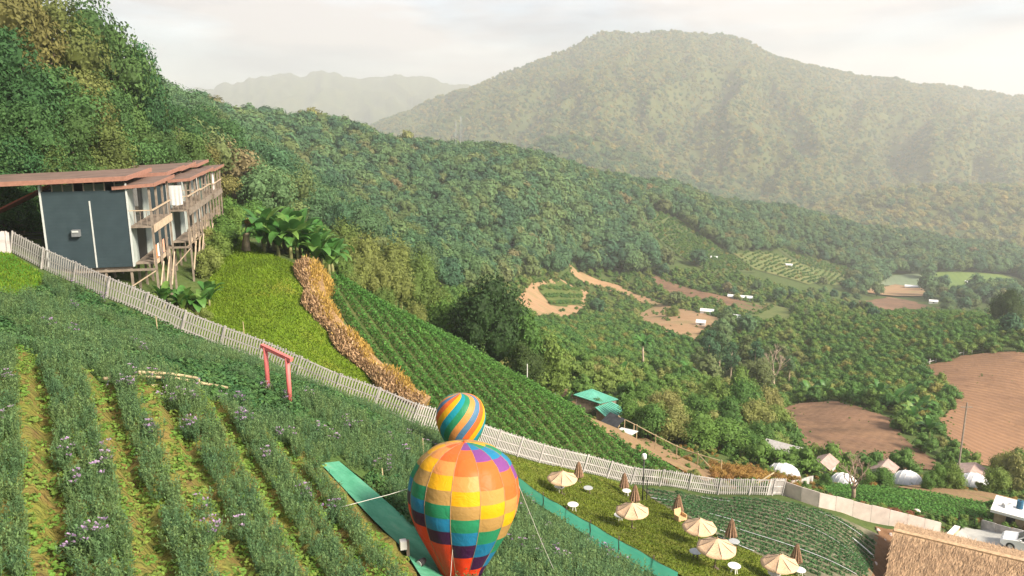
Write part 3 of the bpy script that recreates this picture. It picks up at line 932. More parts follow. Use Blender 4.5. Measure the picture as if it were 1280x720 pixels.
# forest on the mountains
def mountain_trees(grid, n, size, name, label, seed, tmax, warm=0.35):  # warm: share of crowns with sunlight put into their leaf colour
    Xc, Yc, Z = grid
    r_ = np.random.default_rng(seed)
    npx, nd = Xc.shape
    i = r_.uniform(0, npx-1.001, n); j = r_.uniform(0.08*nd, tmax*nd, n)
    i0, j0 = i.astype(int), j.astype(int); fi, fj = i-i0, j-j0
    def lerp(A): return (A[i0,j0]*(1-fi)+A[i0+1,j0]*fi)*(1-fj) + (A[i0,j0+1]*(1-fi)+A[i0+1,j0+1]*fi)*fj
    x, y, z = lerp(Xc), lerp(Yc), lerp(Z)
    px, py, d = to_pix(x, y, z)
    k = (px > -60) & (px < 1350)
    x, y, z = x[k], y[k], z[k]
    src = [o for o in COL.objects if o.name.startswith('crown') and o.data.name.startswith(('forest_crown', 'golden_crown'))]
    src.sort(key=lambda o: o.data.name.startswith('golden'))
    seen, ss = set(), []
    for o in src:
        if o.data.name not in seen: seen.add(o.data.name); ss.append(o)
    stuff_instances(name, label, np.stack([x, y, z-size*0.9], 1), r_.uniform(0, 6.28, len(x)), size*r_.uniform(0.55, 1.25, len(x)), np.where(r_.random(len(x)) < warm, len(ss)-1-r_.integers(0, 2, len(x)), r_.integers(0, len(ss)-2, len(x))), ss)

# ------------------------------------------------------------------ single trees
def gxy(px, D, py=400):
    p = at(px, py, D)
    return float(p[0]), float(p[1])

rt = random.Random(3)
BANK = [(-70,-80,62,6.2),(0,-60,66,5.4),(45,-22,73,5.0),(85,-8,77,5.0),(118,16,81,4.4),(150,26,85,4.4),(178,58,90,3.8),(198,98,96,3.4),
        (-25,20,58,4.4),(25,52,60,4.2),(72,78,64,4.0),(115,92,68,3.8),(150,108,73,3.4),(40,122,57,3.0),(92,146,61,2.9),(132,150,65,2.8),
        (172,138,78,3.2),(205,138,92,3.2),(228,128,108,4.0),(258,138,118,3.8),(288,146,132,4.2),(238,168,86,2.6),(262,178,94,2.8),(214,172,76,2.3),
        (-10,130,54,2.8),(14,165,54,2.0),(60,170,57,2.0),(-60,60,56,3.6)]
FORMS = ['tall spreading broadleaf tree', 'dense rounded broadleaf tree', 'leafy ragged broadleaf tree']
for i, (px, ptop, D, rad) in enumerate(BANK):
    x, y = gxy(px, D, 200)
    zb = h1(x, y); zt = at(px, ptop, D)[2]
    hgt = zt - zb
    s = rad / 1.05
    place_tree('broadleaf_tree', 'tall leafy broadleaf tree on the wooded bank above the stilt houses', 'tree', 'tall trees above the stilt houses', x, y, s,
               NEAR[i % 5], NTRUNK[i % 2], rt.uniform(0, 6.28), sz=max(0.6, hgt / (3.4 * s)))
SINGLES = [  # px, py of the top, depth, radius, mesh list, label
    (612,356,88,4.3,DARK,'dark dense round tree rising behind the crop field'),
    (648,392,90,3.2,BUSH,'olive tree leaning out beside the dark round tree'),
    (560,378,92,3.0,BUSH,'pale bushy tree left of the dark round tree'),
    (684,428,92,3.4,BUSH,'olive tree at the end of the row by the path'),
    (655,432,84,2.2,DARK,'small dark tree under the dark round tree'),
    (1257,364,250,5.2,DARK,'lone dark round tree on the orchard edge'),
    (838,402,330,3.6,BUSH,'round bush at the lower end of the tan field'),
]
for px, pt, D, rad, ms, lab in SINGLES:
    x, y = gxy(px, D, pt+40)
    hgt = at(px, pt, D)[2] - h1(x, y)
    me = ms[int(px) % len(ms)]
    nat = 1.85 if ms is DARK else 1.45
    q_ = min(1.25, max(0.8, hgt/(nat*rad))); lift = max(0.0, hgt - nat*rad*q_)
    e = place_tree('broadleaf_tree', lab, 'tree', None, x, y, rad/1.05, me, None, rt.uniform(0, 6.28), sz=q_, z=h1(x, y) + lift)
    s_ = rad/1.05
    MB().tube([(0,0,-(lift+0.6)/(s_*q_)),(0.03,0,0.0),(0,0.03,0.7)], [0.085,0.07,0.04], 7).build('trunk', M_BARK, e, True)
# bushes above the tents and along the path: px, py centre, depth, radius
BUSHES = [(745,512,96,1.6),(790,520,92,2.2),(815,528,90,2.4),(845,535,90,2.6),(875,548,90,2.8),(905,552,92,3.0),(930,560,93,2.4),(945,548,98,2.2),
          (830,510,100,2.6),(868,515,104,2.8),(905,520,106,3.0),(940,525,108,3.2),(965,530,110,3.0),(890,495,116,2.6),(930,500,118,3.2),(800,500,106,2.2),
          (930,480,135,3.0),(960,505,125,2.8),(775,495,115,2.0),(745,480,125,2.0),(1008,590,92,0.9),(1032,600,82,0.8),(1086,596,86,1.1),(1104,596,86,1.3),(1170,594,86,1.3),(1190,596,86,1.5),(1245,600,86,1.6),(1265,590,90,2.2),(1285,600,90,2.2),(1255,578,96,1.8),(1275,575,98,2.0),(1160,600,84,0.8)]
for i, (px, py, D, rad) in enumerate(BUSHES):
    x, y = gxy(px, D, py)
    zc = at(px, py, D)[2]; zb = h1(x, y)
    szz = min(1.5, max(0.8, (zc - zb + 0.6*rad) / (1.3*rad)))
    place_tree('garden_bush', 'big leafy bush in the thicket behind the dirt path and white tents', 'bush', 'bushes behind the path and tents', x, y, rad/1.05,
               BUSH[i % 3], STRUNK, rt.uniform(0, 6.28), sz=szz)
# tall pale-trunked trees in the valley
TALLS = [(884,404,480,205,4.6),(898,408,480,208,4.2),(912,420,484,200,3.6),(928,412,484,212,4.4),(942,420,482,206,3.6),(870,428,478,200,3.4),(955,425,484,210,3.6),(985,440,486,205,3.0)]
for i, (px, pt, pb, D, rad) in enumerate(TALLS):
    x, y = gxy(px, D, pb)
    hgt = at(px, pt, D)[2] - h1(x, y)
    s = rad/0.85*0.62
    place_tree('tall_tree', 'tall narrow tree with a bare pale trunk in the valley grove', 'tree', 'tall trees of the valley grove', x, y, s, TALL[i % 2], TTRUNK, rt.uniform(0, 6.28), sz=hgt/(3.8*s))

def bare_tree(name, label, x, y, hgt, rad, seed, mat, spread_=0.75, kids=3):
    r_ = random.Random(seed)
    e = empty(name, (x, y, h1(x, y) - 0.1))
    stem = [(0,0,0),(0.05*rad,0,hgt*0.15),(0,0.1*rad,hgt*0.36)]
    MB().tube(stem, [rad, rad*0.85, rad*0.7], 8).build('trunk', mat, e, True)
    base = Vector(stem[-1])
    for k in range(kids + 2):
        mb = MB()
        def grow(p, d, ln, q, lev):
            b = p + d * ln
            mid = p.lerp(b, 0.5) + Vector((r_.uniform(-.06, .06), r_.uniform(-.06, .06), 0)) * ln
            mb.tube([p, mid, b], [q, q*0.8, q*0.6], 5, False)
            if lev == 0: return
            for j in range(kids if lev > 1 else 4):
                a = r_.uniform(0, 6.28)
                nd = (d + Vector((math.cos(a), math.sin(a), r_.uniform(-0.1, 0.6))) * spread_ * r_.uniform(0.6, 1.1)).normalized()
                grow(b, nd, ln*r_.uniform(0.5, 0.75), q*0.55, lev-1)
        a = 2*math.pi*k/(kids+2) + r_.uniform(-.3, .3)
        start = base.lerp(Vector(stem[1]), r_.uniform(0, 0.9))
        grow(start, Vector((math.cos(a)*0.6, math.sin(a)*0.6, 1)).normalized(), hgt*0.25*r_.uniform(0.8, 1.15), rad*0.42, 3)
        mb.build('branch', mat, e, True)
    tag(e, label, 'tree')
    return e
M_DEAD = mat_plain('bare_wood', (0.27, 0.20, 0.15), 0.9, var=0.3, scale=3)
x, y = ground(1066, 626, 60)[:2]
bare_tree('bare_tree', 'leafless brown tree standing behind the panel wall', x, y, 5.0, 0.22, 4, M_DEAD)
x, y = gxy(967, 198, 470)
bare_tree('bare_tree', 'pale leafless trunk standing in the valley grove', x, y, 12.0, 0.5, 9, M_BARKP, 0.6)

# ------------------------------------------------------------------ banana plants
M_BAN = mat_leaf('banana_leaf', [(0.0, (0.04,0.12,0.025)), (0.6, (0.065,0.16,0.035)), (1.0, (0.12,0.20,0.045))], trans=0.3, rough=0.4)
M_BANST = mat_plain('banana_stem', (0.20, 0.20, 0.08), 0.7, var=0.3)
def banana_leaf_mesh(seed, ln=2.0, wd=0.6, bend=0.9):
    r_ = random.Random(seed); n = 9; V, F = [], []
    x = z = 0.0; ang = R(72)
    for i in range(n+1):
        t = i/n
        w = wd*0.5*min(1, (max(0, t-0.14)/0.14))**0.7*(1 - max(0, (t-0.7)/0.3)**2*0.9) + 0.015
        V += [(x, -w, z + w*0.35), (x, 0, z), (x, w, z + w*0.35)]
        x += math.cos(ang)*ln/n; z += math.sin(ang)*ln/n
        ang -= bend*1.6/n*(0.5 + t)
    for i in range(n):
        a = 3*i
        F += [(a, a+1, a+4, a+3), (a+1, a+2, a+5, a+4)]
    return mesh_np('banana_leaf', np.array(V), np.array(F), M_BAN, True, tint=np.array([r_.uniform(.3, .8) for _ in F]))
BLEAF = [banana_leaf_mesh(k, bend=b) for k, b in enumerate((0.5, 0.9, 1.4, 1.9))]
BSTEM = MB().tube([(0,0,-0.2),(0.02,0,0.4),(0,0.02,0.85)], [0.13,0.11,0.06], 7).mesh('banana_stem', M_BANST, True)
def banana(x, y, s, seed, label, group):
    r_ = random.Random(seed)
    e = empty('banana_plant', (x, y, h1(x, y) - 0.05), r_.uniform(0, 6.28)); e.scale = (s, s, s)
    obj('stem', BSTEM, e)
    for k in range(13):
        l = obj('leaf', BLEAF[(k*7 + seed) % 4 if k < 11 else 0], e, (0, 0, 0.45 + 0.035*k), k*2.4 + r_.uniform(-.3, .3))
        q = r_.uniform(0.8, 1.1); l.scale = (q, q, q)
    tag(e, label, 'banana plant', group)
rb = random.Random(8)
for i in range(21):
    px = 332 + (i % 7)*13 + rb.uniform(-4, 4)
    x, y = gxy(px, 64.5 + (i//7)*2.2 + (px-336)*0.02 + rb.uniform(-.6, .6), 300)
    banana(x, y, rb.uniform(1.15, 1.6), i, 'banana plant with broad arching leaves in the clump at the lawn top', 'banana clump at the top of the lawn')
for i, (px, D, s) in enumerate([(246,52,0.9),(228,51,0.8),(262,55,0.8),(205,50,0.7)]):
    x, y = gxy(px, D, 380)
    banana(x, y, s, 40+i, 'small banana plant beneath the stilt houses', 'banana plants under the stilt houses')
for i, (px, py, D, s) in enumerate([(712,492,98,1.1),(706,486,100,1.2),(776,480,118,1.2),(1150,520,136,1.6),(1130,500,145,1.6),(1140,535,130,1.5),(1100,495,150,1.6),(1160,555,122,1.4),(1010,500,160,1.6),(1030,498,160,1.7),(860,470,160,1.7),(1118,512,142,1.5),(1135,548,126,1.4)]):
    x, y = gxy(px, D, py)
    banana(x, y, s, 60+i, 'banana plant growing in the valley scrub', 'banana plants in the valley')

# palm in the valley scrub
def palm(x, y, s, seed, label):
    e = empty('palm_tree', (x, y, h1(x, y)-0.1), 0.5*seed); e.scale = (s, s, s)
    MB().tube([(0,0,-.2),(0.1,0,1.5),(0.05,0.1,3.2)], [0.16,0.13,0.10], 7).build('trunk', M_BARKP, e, True)
    for k in range(11):
        l = obj('frond', BLEAF[1 + k % 3], e, (0.05, 0.1, 3.15), k*2.4); l.scale = (1.05, 0.7, 1.0)
    tag(e, label, 'palm')
x, y = gxy(803, 165, 455); palm(x, y, 1.7, 1, 'single palm standing in the scrub above the shed')

# cut tree stump on the lawn
p = ground(309, 316)
e = empty('tree_stump', p)
MB().tube([(0,0,-0.3),(0.05,0,1.2),(0.2,0.05,2.1),(0.28,0.1,2.45)], [0.30,0.22,0.20,0.17], 9).build('trunk', M_BARKP, e, True)
MB().tube([(-0.35,0.1,-0.2),(-0.25,0.1,0.7),(-0.1,0.1,1.7)], [0.2,0.16,0.10], 7).build('side_stem', M_BARK, e, True)
obj('leaf_tuft', crown('stump_tuft', [(0.3,0.1,2.5,0.4,0.4,0.28)], 220, 0.16, M_LDRY, 3, core=0.6), e)
tag(e, 'cut pale tree stump at the top of the lawn', 'stump')

# ------------------------------------------------------------------ undergrowth below the houses and at the lawn edge
SHR = [(222,366,51,0.6),(238,376,52,0.7),(262,330,60,1.1),(272,312,64,1.2),(283,295,68,1.3),(262,300,68,1.1),(275,275,73,1.6),(290,268,76,1.6),(258,275,70,1.3),
       (190,362,49,0.5),(255,372,52,0.5),(232,385,50,0.5),(30,270,60,1.1),(15,268,60,1.0),(45,265,62,1.0),(2,272,58,0.9),(20,250,63,1.4),(5,245,62,1.4),(44,248,66,1.4),
       (300,262,80,1.8),(318,262,84,1.8),(335,268,88,2.0),(290,245,84,2.0),(312,240,92,2.4),(340,248,100,2.6),(365,258,110,2.8)]
for i, (px, py, D, rad) in enumerate(SHR):
    x, y = gxy(px, D, py)
    place_tree('garden_bush', 'leafy bush growing beside and beneath the stilt houses', 'bush', 'bushes around the stilt houses', x, y, rad, BUSH[i % 3], STRUNK, rt.uniform(0, 6.28), sz=rt.uniform(0.85, 1.3))
M_BAMBG = mat_plain('green_cane', (0.20, 0.22, 0.08), 0.6)
BAM = mat_leaf('bamboo_leaves', [(0, (0.08,0.14,0.03)), (1, (0.16,0.18,0.05))])
BAMC = [crown('bamboo_crown', [(math.cos(a)*0.45, math.sin(a)*0.45, 0.9+0.25*math.sin(3*a+k), 0.42, 0.42, 0.75) for a in np.linspace(0, 5.6, 7)] + [(0,0,1.2,0.5,0.5,0.8)], 1900, 0.15, BAM, 800+k, aspect=0.28, core=0.6, shell=(0.6,1.15)) for k in range(2)]
for i, (px, py, D, rad) in enumerate([(425,335,80,1.8),(445,335,86,2.2),(470,345,88,2.4),(495,352,92,2.6),(520,360,95,2.6),(545,372,96,2.4),(455,318,100,2.8),(490,322,110,3.2),(525,335,112,3.0),(440,355,78,1.2),(480,370,82,1.5),(520,392,84,1.5),(410,318,88,1.8),(430,300,110,2.8)]):
    x, y = gxy(px, D, py)
    zc = at(px, py, D)[2]; lift = max(0.0, zc - h1(x, y) - 1.1*rad)
    e = place_tree('bamboo_clump', 'feathery yellow green bamboo clump behind the crop field', 'bamboo', 'bamboo clumps behind the crop field', x, y, rad, BAMC[i % 2], None, rt.uniform(0, 6.28), sz=rt.uniform(0.9, 1.15), z=h1(x, y)+lift)
    for q in range(5): MB().tube([(0.3*math.cos(q*1.3),0.3*math.sin(q*1.3),-(lift+0.5)/rad),(0.25*math.cos(q*1.3),0.25*math.sin(q*1.3),0.8)], [0.035,0.03], 5).build('cane', M_BAMBG, e, True)

# ------------------------------------------------------------------ dry hedge
M_STRAW = mat_leaf('straw_blades', [(0, (0.47,0.32,0.085)), (1, (0.49,0.33,0.085))], dark=0.65, light=1.25, trans=0.3)
M_STRAW2 = mat_leaf('pink_blades', [(0, (0.42,0.28,0.16)), (1, (0.42,0.28,0.16))], dark=0.55, light=1.3, trans=0.2)
hp = [ground(a, b) for a, b in [(394,344),(393,362),(398,384),(408,404),(428,428),(452,454),(478,478),(505,498),(532,512)]]
hr = np.random.default_rng(50)
HV, HF, HT = {0: [], 1: []}, {0: 0, 1: 0}, {0: [], 1: []}
pts = []
for i in range(len(hp)-1):
    a, b = hp[i], hp[i+1]
    L_ = (b-a).length
    for k in range(int(L_*1300)):
        t = hr.random(); q = a.lerp(b, t)
        d = (b-a).normalized(); s = Vector((d.y, -d.x, 0))
        side = hr.uniform(-1.45, 1.45)
        bump_ = 0.8 + 0.25*math.sin((i+t)*3.1)
        hh = (1.6 - 0.5*side*side) * hr.uniform(0.7, 1.1) * bump_
        base = q + s*side*bump_
        pts.append((base.x, base.y, side, hh))
pts = np.array(pts); zz = H(pts[:, 0], pts[:, 1])
for c in (0, 1):
    # the left flank carries greyish pink blades, the right flank golden blades
    sel = ((pts[:, 2] + hr.normal(size=len(pts))*0.3) < 0.38) != bool(c)
    q = pts[sel]; n = len(q)
    B = np.stack([q[:, 0], q[:, 1], zz[sel] + q[:, 3]*hr.uniform(0.25, 1.0, n)], 1)
    up = unit(np.stack([hr.normal(size=n)*0.45, hr.normal(size=n)*0.45, np.ones(n)*0.8], 1))
    sd = unit(np.cross(up, hr.normal(size=(n, 3))))
    ln = hr.uniform(0.12, 0.27, n)[:, None]; wd = (0.03 if c == 0 else 0.045)
    V = np.stack([B-sd*wd, B+sd*wd, B+up*ln+sd*wd*0.6, B+up*ln-sd*wd*0.6], 1).reshape(-1, 3)
    HV[c] = V; HT[c] = hr.random(n)
hedge = empty('dry_hedge', hp[4])
for c, nm, mt in ((0, 'straw_blades', M_STRAW), (1, 'pink_blades', M_STRAW2)):
    V = HV[c] - np.array(hp[4]); n = len(V)//4
    o = obj(nm, mesh_np(nm, V, np.arange(4*n).reshape(n, 4), mt, tint=HT[c]), hedge); o['kind'] = 'stuff'
core = MB()
for i in range(len(hp)-1):
    core.bar(hp[i]-hp[4]+Vector((0,0,0.3)), hp[i+1]-hp[4]+Vector((0,0,0.3)), 1.3, 0.8)
o = core.build('inner_stems', mat_plain('hedge_core', (0.25, 0.16, 0.08), 0.95, var=0.35, scale=5), hedge)
tag(hedge, 'winding hedge of dry golden grass between lawn and crop field', 'hedge')

# ------------------------------------------------------------------ crop rows
def rows_in(poly, heading, spacing, step=0.3, offset=0.0, minlen=1.5):
    d = Vector((math.sin(heading), math.cos(heading))); s = Vector((d.y, -d.x))
    P = [Vector((p[0], p[1])) for p in poly]
    us = [p.dot(s) for p in P]; vs_ = [p.dot(d) for p in P]
    out = []
    u = min(us) + offset
    while u < max(us):
        v = np.arange(min(vs_), max(vs_), step)
        xx, yy = s.x*u + d.x*v, s.y*u + d.y*v
        k = in_poly(xx, yy, P)
        idx = np.where(k)[0]
        for run in np.split(idx, np.where(np.diff(idx) > 1)[0]+1):
            if len(run) > minlen/step: out.append(np.stack([xx[run], yy[run]], 1))
        u += spacing
    return out, d, s

def crop_row_mesh(name, line, width, height, per_m, leaf, mat, seed, step=0.3, wob=0.12):
    r_ = np.random.default_rng(seed)
    n = int(len(line)*step*per_m)
    i = r_.uniform(0, len(line)-1.001, n); i0 = i.astype(int); f = (i-i0)[:, None]
    c = line[i0]*(1-f) + line[i0+1]*f
    d = unit(line[-1:] - line[:1])[0]; s = np.array([d[1], -d[0]])
    clump = 0.75 + 0.5*np.abs(np.sin(i*step*math.pi/0.45 + seed)) * r_.uniform(0.7, 1.1, n)
    a = r_.uniform(0, math.pi, n)
    off = np.cos(a)*width*0.5*clump*r_.uniform(0.7, 1.05, n)
    zz = np.sin(a)*height*clump*r_.uniform(0.75, 1.1, n)
    P2 = c + s[None]*off[:, None] + r_.normal(size=(n, 2))*0.03
    P = np.stack([P2[:, 0], P2[:, 1], H(P2[:, 0], P2[:, 1]) + 0.06 + zz], 1)
    Nn = unit(np.stack([s[0]*np.cos(a), s[1]*np.cos(a), np.sin(a)], 1) + r_.normal(size=(n, 3))*0.45 + np.array([0, 0, 0.3]))
    ln = leaf*r_.uniform(0.7, 1.4, n)
    V, F = leaf_quads(P, Nn, ln, ln*0.75, r_)
    o0 = np.array([line[0][0], line[0][1], h1(line[0][0], line[0][1])])
    return mesh_np(name, V - o0, F, mat, False, tint=r_.random(n)), o0

rows, d_, s_ = rows_in(WP['crop_up'], R(-33), 1.45, offset=0.5, minlen=3)
for i, ln in enumerate(rows):
    me, o0 = crop_row_mesh('crop_row', ln, 0.82, 0.6, 125, 0.17, M_LCROP, i)
    tag(obj('crop_row', me, None, o0), 'leafy green crop row on the slope behind the white fence', 'crop row', 'crop rows behind the white fence')
M_LBERRY = mat_leaf('strawberry_leaves', [(0.0, (0.045,0.115,0.042)), (1.0, (0.065,0.14,0.048))], dark=0.6, light=1.5)
ga, gb = ground(870, 643), ground(1060, 710)
hd = math.atan2(gb.x-ga.x, gb.y-ga.y)
M_MULCH = mat_plain('plastic_mulch', (0.50, 0.52, 0.52), 0.4, var=0.2, scale=2)
rows, d_, s_ = rows_in(WP['crop_low'], hd, 1.02, offset=0.2, minlen=3)
for i, ln in enumerate(rows):
    me, o0 = crop_row_mesh('strawberry_row', ln, 0.42, 0.17, 95, 0.13, M_LBERRY, 100+i)
    o = tag(obj('strawberry_row', me, None, o0), 'low strawberry row between white plastic strips beside the picnic lawn', 'crop row', 'strawberry rows beside the picnic lawn')
    r_ = random.Random(i)
    sx = np.array([s_.x, s_.y]); k0 = 0
    strip = [k for k in range(0, len(ln))]
    e0, e1 = ln + sx*0.30, ln + sx*(0.52 + 0.10*((i*7) % 3))
    V = np.concatenate([np.stack([e0[:, 0], e0[:, 1], H(e0[:, 0], e0[:, 1])+0.13], 1), np.stack([e1[:, 0], e1[:, 1], H(e1[:, 0], e1[:, 1])+0.14+0.02], 1)]) - o0
    n = len(ln); F = []
    gap = np.array([mnoise.noise(Vector((k*0.11, i*3.1, 0))) for k in range(n)])
    runs = np.split(np.arange(n-1), np.where(np.abs(np.diff((gap[:n-1] > (0.1 if i % 3 else -0.3)).astype(int))) > 0)[0]+1)
    runs = [q for q in runs if gap[q[0]] > (0.1 if i % 3 else -0.3)]
    if runs and i % 2 == 0: F = [(k, k+1, n+k+1, n+k) for k in max(runs, key=len)]
    if F: obj('plastic_mulch', mesh_np('plastic_mulch', V, np.array(F), M_MULCH, False), o)
# green field behind the panel wall
rows, d_, s_ = rows_in(WP['right_field'], hd, 1.0, offset=0.3, minlen=3)
for i, ln in enumerate(rows):
    me, o0 = crop_row_mesh('crop_row', ln, 0.8, 0.3, 70, 0.18, M_LCROP, 200+i)
    tag(obj('crop_row', me, None, o0), 'low green crop row in the field behind the panel wall', 'crop row', 'crop rows behind the panel wall')

# ------------------------------------------------------------------ flower field in front
BED_H = R(-32)
PXF = {
 'beds': [(-90,440),(30,446),(95,470),(135,486),(245,492),(300,530),(370,570),(420,600),(470,655),(520,715),(545,820),(-90,840)],
 'cover': [(14,320),(57,342),(137,378),(220,415),(308,449),(402,491),(514,534),(560,548),(600,575),(660,618),(700,645),(600,640),(540,690),(470,612),(425,580),(398,584),(350,560),(300,530),(245,492),(135,482),(95,470),(30,446),(-90,440),(-90,380),(30,378),(54,362),(57,345)],
 'right': [(560,560),(640,606),(690,636),(750,672),(820,710),(860,760),(620,800),(548,700),(480,618),(540,600)],
}
WF = {k: gpoly(v) for k, v in PXF.items()}
MATP = [(401,584),(424,581),(467,617),(513,657),(552,700),(562,740),(536,740),(506,692),(467,655),(427,612)]
WMAT = gpoly(MATP)
M_BED = mat_ground('bed_soil', [
    (1.1, [(0.25, (0.12,0.085,0.035)), (0.42, (0.21,0.15,0.05)), (0.56, (0.185,0.19,0.04)), (0.8, (0.09,0.15,0.035))]),
    (2.6, [(0.3, (0.16,0.11,0.045)), (0.5, (0.185,0.175,0.045)), (0.72, (0.12,0.18,0.04))])], bump=0.8, bscale=6)
M_COVER = mat_ground('field_ground', [
    (0.9, [(0.3, (0.055,0.10,0.03)), (0.6, (0.08,0.13,0.035)), (0.8, (0.15,0.13,0.05))])], bump=0.6, bscale=5)
bd = Vector((math.sin(BED_H), math.cos(BED_H))); bs = Vector((bd.y, -bd.x))
PITCHB = 1.62
def bed_profile(x, y):
    u = (np.asarray(x)*bs.x + np.asarray(y)*bs.y) / PITCHB
    f = u - np.floor(u)
    x_, y_ = np.atleast_1d(np.asarray(x, float)), np.atleast_1d(np.asarray(y, float)); r_ = np.hypot(x_, y_)
    m = np.zeros(x_.shape, bool)
    for a, b in ((0,0),(.35,0),(-.35,0),(0,.35),(0,-.35)): m |= in_poly(x_+a, y_+b, WMAT)
    out = 0.30 * np.clip(np.minimum(f, 1-f)*5.0, 0, 1) * np.where(m, 0.0, 1.0).reshape(np.shape(f) or (1,))
    return out if np.shape(f) else float(out[0])
def bed_noise(x, y):
    return bed_profile(x, y) + 0.06*(fbm(np.asarray(x)*2.2, np.asarray(y)*2.2, 5, 3)-0.5)
sheet('raised_flower_beds', WF['beds'], M_BED, 'raised ochre soil beds with furrows running down the slope', off=0.05, step=0.16, hfun=bed_noise)
sheet('field_slope', WF['cover'], M_COVER, 'green planted slope below the white fence', off=0.06, step=0.5)
sheet('lower_field_slope', WF['right'], M_COVER, 'green planted slope under the balloons', off=0.05, step=0.5)

M_FLEAF = mat_leaf('aster_leaves', [(0, (0.080,0.160,0.072)), (0.5, (0.108,0.190,0.074)), (1, (0.145,0.220,0.078))], dark=0.6, light=1.4, trans=0.3)
M_FLEAF2 = mat_leaf('broad_herb_leaves', [(0, (0.045,0.125,0.045)), (1, (0.085,0.175,0.050))], dark=0.6, light=1.4, trans=0.3)
M_PETAL = mat_leaf('purple_petals', [(0, (0.30,0.19,0.36)), (1, (0.40,0.30,0.42))], dark=0.7, light=1.35, trans=0.3)
M_WEED = mat_leaf('weed_leaves', [(0, (0.09,0.19,0.03)), (1, (0.15,0.21,0.04))], trans=0.3)
def aster_mesh(name, seed, stems=15, hgt=0.62, rad=0.16, flowers=0):
    r_ = np.random.default_rng(seed)
    V, F, T, MI = [], [], [], []
    def quad(b, d, s, ln, w, m):
        k = len(V)
        V.extend([b - s*w*0.3, b + d*ln*0.5 + s*w*0.5, b + d*ln, b + d*ln*0.5 - s*w*0.5]); F.append((k, k+1, k+2, k+3))
        T.append(r_.random()); MI.append(m)
    for i in range(stems):
        a = r_.uniform(0, 6.28); q = rad*math.sqrt(r_.random())
        b = np.array([q*math.cos(a), q*math.sin(a), 0.0])
        lean = np.array([math.cos(a), math.sin(a), 0])*q*0.7
        h = hgt*r_.uniform(0.6, 1.15)
        d = unit(np.array([lean[0], lean[1], h]))
        s = unit(np.cross(d, r_.normal(size=3)))
        quad(b, d, s, h, 0.014, 0)
        for k in range(11):
            t = r_.uniform(0.12, 1.0)
            an = r_.uniform(0, 6.28)
            ld = unit(np.array([math.cos(an)*0.8, math.sin(an)*0.8, r_.uniform(0.2, 0.9)]))
            ls = unit(np.cross(ld, np.array([0, 0, 1.0])))
            quad(b + d*h*t, ld, ls, r_.uniform(0.08, 0.15)*(1.1-0.4*t), 0.035, 0)
        if flowers and r_.random() < flowers:
            tip = b + d*h
            for k in range(9):
                an = r_.uniform(0, 6.28)
                off = np.array([math.cos(an), math.sin(an), r_.uniform(-0.6, 0.7)])*0.055*r_.uniform(0.3, 1)
                quad(tip + off, unit(np.array([math.cos(an), math.sin(an), 0.7])), unit(np.array([-math.sin(an), math.cos(an), 0.2])), 0.05, 0.05, 1)
    return mesh_np(name, np.array(V), np.array(F), [M_FLEAF, M_PETAL], False, tint=np.array(T), mi=MI)
def herb_mesh(name, seed, n=46, rad=0.24, hgt=0.26, leaf=0.14, mat=None):
    r_ = np.random.default_rng(seed)
    P = r_.normal(size=(n, 3)); P = unit(P)*np.array([rad, rad, hgt]); P[:, 2] = np.abs(P[:, 2]) + 0.02
    Nn = unit(P/np.array([rad, rad, hgt])*0.7 + r_.normal(size=(n, 3))*0.4 + np.array([0, 0, 0.6]))
    ln = leaf*r_.uniform(0.7, 1.3, n)
    V, F = leaf_quads(P, Nn, ln, ln*0.6, r_)
    return mesh_np(name, V, F, mat or M_FLEAF2, False, tint=r_.random(n))
ASTER = [aster_mesh('aster_foliage', k) for k in range(5)]
FLOWER = [aster_mesh('aster_bloom', 20+k, 18, 0.62, 0.16, 0.28) for k in range(3)]
HERB = [herb_mesh('herb_foliage', 30+k) for k in range(3)]
WEED = [herb_mesh('weed_foliage', 40+k, 26, 0.16, 0.10, 0.10, M_WEED) for k in range(2)]

fr_ = np.random.default_rng(99)
def hides_mat(x, y):
    r_ = np.hypot(x, y); m = np.zeros(len(x), bool)
    for s_ in (0.0, 0.4, 0.8, 1.2): m |= in_poly(x*(1+s_/r_), y*(1+s_/r_), WMAT)
    for line, reach in ((FLINE, 1.3), (NLINE, 1.5)):
        for a, b in zip(line[:-1], line[1:]):
            ab = np.array([b[0]-a[0], b[1]-a[1]]); t = np.clip(((x-a[0])*ab[0]+(y-a[1])*ab[1])/(ab@ab), 0, 1)
            dd = np.hypot(x-a[0]-t*ab[0], y-a[1]-t*ab[1]); m |= dd < reach*np.where(line is FLINE, 0.75, 1.0)
    return m
FLINE = [ground(a, b) for a, b in ((14,316),(57,339),(137,375),(220,412),(308,446),(402,488),(514,531),(554,542),(640,569))]
NLINE = [ground(a, b) for a, b in ((648,612),(690,642),(740,674),(790,704),(850,738))]
def plants(name, label, cat, group, sname, slabel, x, y, size, meshes, n_ind, hf=None, seed=0):
    r_ = np.random.default_rng(seed)
    z = H(x, y) + 0.05 + (hf(x, y) if hf is not None else 0)
    px, py, d = to_pix(x, y, z)
    k = (px > -60) & (px < 1340) & (py < 800) & ~hides_mat(x, y)
    x, y, z, size, d = x[k], y[k], z[k], size[k], d[k]
    rot = r_.uniform(0, 6.28, len(x)); var = r_.integers(0, len(meshes), len(x))
    order = np.argsort(-(size/d)); src = {}
    for i in order[:n_ind]:
        o = obj(name, meshes[var[i]], None, (x[i], y[i], z[i]), rot[i]); o.scale = (size[i],)*3
        tag(o, label, cat, group); src.setdefault(int(var[i]), o)
    rest = order[n_ind:]
    if len(rest):
        ks = sorted(src); vm = np.array([ks.index(v) if v in src else 0 for v in range(len(meshes))])
        stuff_instances(sname, slabel, np.stack([x, y, z], 1)[rest], rot[rest], size[rest], vm[var[rest]], [src[q] for q in ks])
